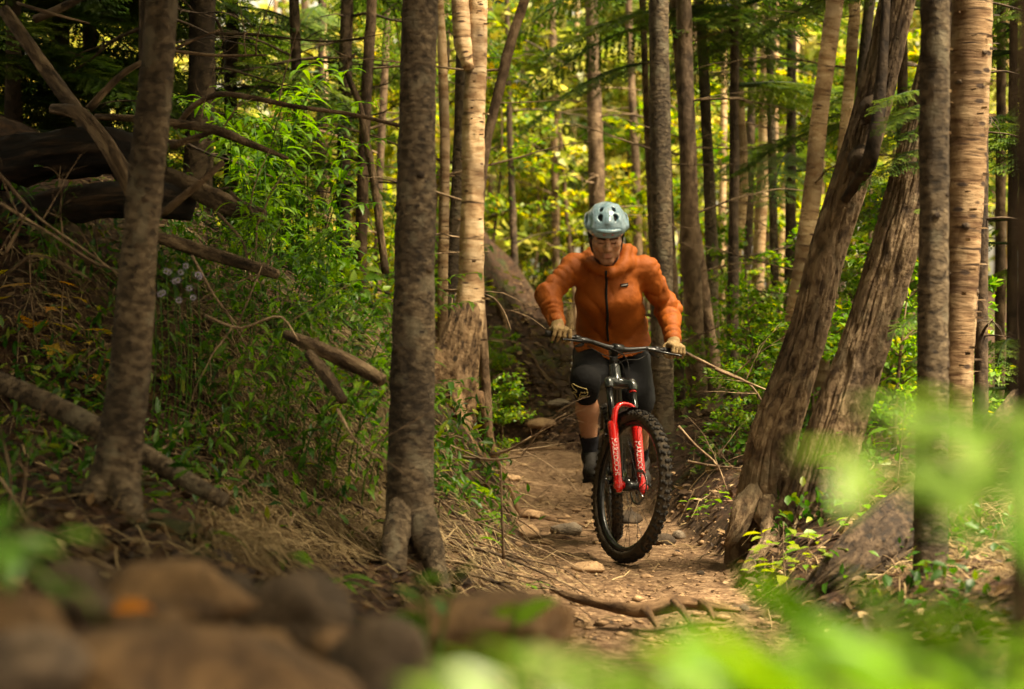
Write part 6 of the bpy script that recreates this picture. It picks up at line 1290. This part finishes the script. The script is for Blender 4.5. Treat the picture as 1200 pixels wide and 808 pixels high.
# ------------------------------------------------------------------ near plants, far out of focus
def near_shrub(label, base, tips, leafs, L, seed, mat_leaf, name='leafy_shrub', up=(0, -.2, 1), bendz=.1, name_leaf='leaf', droop=.25, near=1.0):
    """stems from one root to each tip (photo px, py, distance); leaves set along the last part of each stem"""
    rr = np.random.default_rng(seed); b = np.array([base[0], base[1], gz(base[0], base[1]) - .02]); t = empty(name, b, label, 'plant')
    for (px, py, Y, px0, py0) in tips:
        Y *= near
        e = P(px, py, Y); m = P(px0, py0, Y + .05); g = G(); q, s = spline([b, (b + m) / 2 + [0, 0, bendz], m, e], [.004, .0034, .0026, .0014], n=26); addtube(g, q, s, 6); mk('stem', g, M['leaf_green'], t)
        i0_ = int(np.argmin(np.linalg.norm(q - m, axis=1)))
        for k in range(leafs):
            i = int(i0_ + (25 - i0_) * (k + .5) / leafs); dv = nrm(q[min(i + 1, 25)] - q[i - 1]); sdv = nrm(np.cross(dv, [0, -.4, 1.])) * (1 if k % 2 else -1)
            d = nrm(dv * .55 + sdv * rr.uniform(.5, 1) + [0, 0, -droop * rr.random()]); shared(name_leaf, mat_leaf, t, frame_m(q[i] - b, d, np.array(up) + rr.normal(size=3) * .35, L * rr.uniform(.7, 1.2)))
    return t
near_shrub('bright lime leaves hanging out of focus in front of the right trunks', (.45, 1.05), [(935, 545, 1.45, 1230, 560), (1000, 475, 1.5, 1230, 520), (1080, 500, 1.45, 1240, 545), (1060, 560, 1.4, 1230, 590), (1130, 470, 1.5, 1250, 520)], 9, .05, 1, LNR, up=(0, .3, 1), near=.85)
near_shrub('pale green leaves out of focus below the lime leaves at the right edge', (.66, 1.6), [(1110, 640, 1.55, 1250, 650), (1150, 620, 1.5, 1260, 630)], 4, .05, 2, LOG)
near_shrub('sunlit green leaves out of focus along the bottom middle of the picture', (.05, .9), [(500, 790, 1.3, 560, 900), (560, 770, 1.35, 600, 900), (620, 755, 1.3, 640, 900), (680, 765, 1.35, 690, 900), (740, 760, 1.3, 720, 900), (590, 800, 1.2, 620, 920), (700, 800, 1.2, 700, 920), (520, 815, 1.15, 580, 930), (780, 790, 1.25, 760, 910)], 9, .042, 3, LNR, up=(0, .1, 1), near=.85)
near_shrub('lush green leaves out of focus along the bottom right of the picture', (.24, .95), [(830, 745, 1.4, 880, 900), (880, 725, 1.45, 930, 880), (950, 705, 1.45, 980, 860), (1010, 720, 1.4, 1020, 870), (1070, 700, 1.5, 1080, 860), (1130, 715, 1.45, 1130, 870), (1180, 700, 1.5, 1170, 860), (900, 775, 1.3, 930, 910), (980, 780, 1.3, 1000, 920), (1060, 775, 1.3, 1070, 920), (1140, 770, 1.3, 1140, 920)], 10, .056, 4, LO, up=(0, .1, 1), near=.85)
near_shrub('yellow-green leaves out of focus among the lush ones at bottom right', (.15, .95), [(800, 745, 1.5, 830, 880), (860, 780, 1.3, 860, 900), (940, 760, 1.35, 950, 900), (1030, 800, 1.2, 1040, 930), (1110, 800, 1.2, 1110, 930), (760, 775, 1.4, 770, 900)], 9, .046, 6, LO, up=(0, .1, 1), near=.85)
near_shrub('dark glossy blades out of focus at the lower left edge', (-.48, 1.7), [(75, 702, 1.7, -20, 620), (40, 650, 1.75, -30, 600), (90, 625, 1.9, -10, 660)], 3, .06, 7, LN)
near_shrub('green leaves out of focus in front of the grey-brown trunk foot', (-.13, 3.0), [(500, 680, 3.0, 500, 730), (540, 668, 3.0, 520, 730), (485, 672, 3.0, 495, 735)], 3, .055, 8, LOG)
near_shrub('single round leaf out of focus at the trail edge in the foreground', (.06, 3.0), [(610, 703, 3.0, 600, 735)], 2, .07, 9, LO, up=(0, -1, .4))
# unseen trees added around the photographer; crowns placed to shade the near ground
rr = np.random.default_rng(17)
for k, (x, y, h, crs) in enumerate(((-1.9, 3.9, 4.4, ((-1.0, 4.2, 4.3, 1.0), (-.3, 4.6, 4.6, .9), (-1.2, 5.8, 4.7, 1.0), (-1.9, 3.0, 4.4, 1.0))), (1.9, 2.3, 4.5, ((1.1, 2.0, 4.4, .9), (.5, 3.0, 4.5, .9), (.6, 1.4, 4.7, .7))), (-2.7, 8.0, 4.6, ((-1.5, 8.2, 4.7, 1.0), (-2.4, 9.3, 4.8, 1.2))), (-3.2, 5.8, 4.6, ((-2.4, 6.4, 4.6, 1.2), (-3.6, 5.2, 4.4, 1.3))), (-2.4, 1.0, 4.4, ((-2.2, 1.2, 4.3, 1.2), (-1.2, 2.2, 4.6, .9))), (-1.4, -2.2, 5.2, ((-1.4, -2.2, 5.0, 1.3),)), (2.3, 4.7, 4.6, ((1.1, 5.1, 4.6, .95), (.2, 5.0, 4.8, .9), (2.1, 5.3, 5.0, .8))))):
    b = np.array([x, y, gz(x, y)]); t = empty('forest_tree', b, 'unseen leafy tree added beside the photographer, its crown placed to cast shade', 'tree', 'added shade trees around the photographer')
    q, s_ = spline([b - [0, 0, .15], b + [.05, 0, h * .5], b + [0, .1, h]], [.1, .085, .04], step=.15); g = G(); addtube(g, q, s_, 14, bark_r('smooth', k, .4)); mk('trunk', g, M['bark_grey'], t)
    for m, (cx, cy, cz, s) in enumerate(crs):
        c = np.array([cx, cy, cz + .2]); shared('crown', CROWN[(k + m) % 3], t, Matrix.Translation(c - b) @ Matrix.Rotation(k + m, 4, 'Z') @ Matrix.Scale(s, 4))
        g = G(); q2, s2 = spline([q[int(len(q) * .6)], (q[int(len(q) * .8)] + c) / 2 + [0, 0, .3], c], [.05, .035, .012], n=14); addtube(g, q2, s2, 8); mk('limb', g, M['bark_grey'], t)

for k, (x, y, z0, n_, lab) in enumerate(((-3.1, 6.6, .9, 46, 'nearest of the unseen spruces added just left of the picture to block skylight'), (-3.9, 9.2, 1.4, 46, 'middle one of the unseen spruces added just left of the picture to block skylight'), (-2.6, 4.2, .8, 40, 'unseen spruce added left of the photographer to block skylight'))):  # unseen spruces added to block sky light from the left
    b = np.array([x, y, gz(x, y)]); t = empty('spruce', b, lab, 'tree', 'added skylight-blocking spruces left of the picture'); q, s_ = spline([b - [0, 0, .1], b + [.02, 0, 5.5]], [.09, .02], step=.2); g = G(); addtube(g, q, s_, 10, bark_r('smooth', k, .3)); mk('trunk', g, M['bark_dark'], t)
    boughs(t, q, n_, b[2] + z0, b[2] + 5, (.6, 1.05), 70 + k)
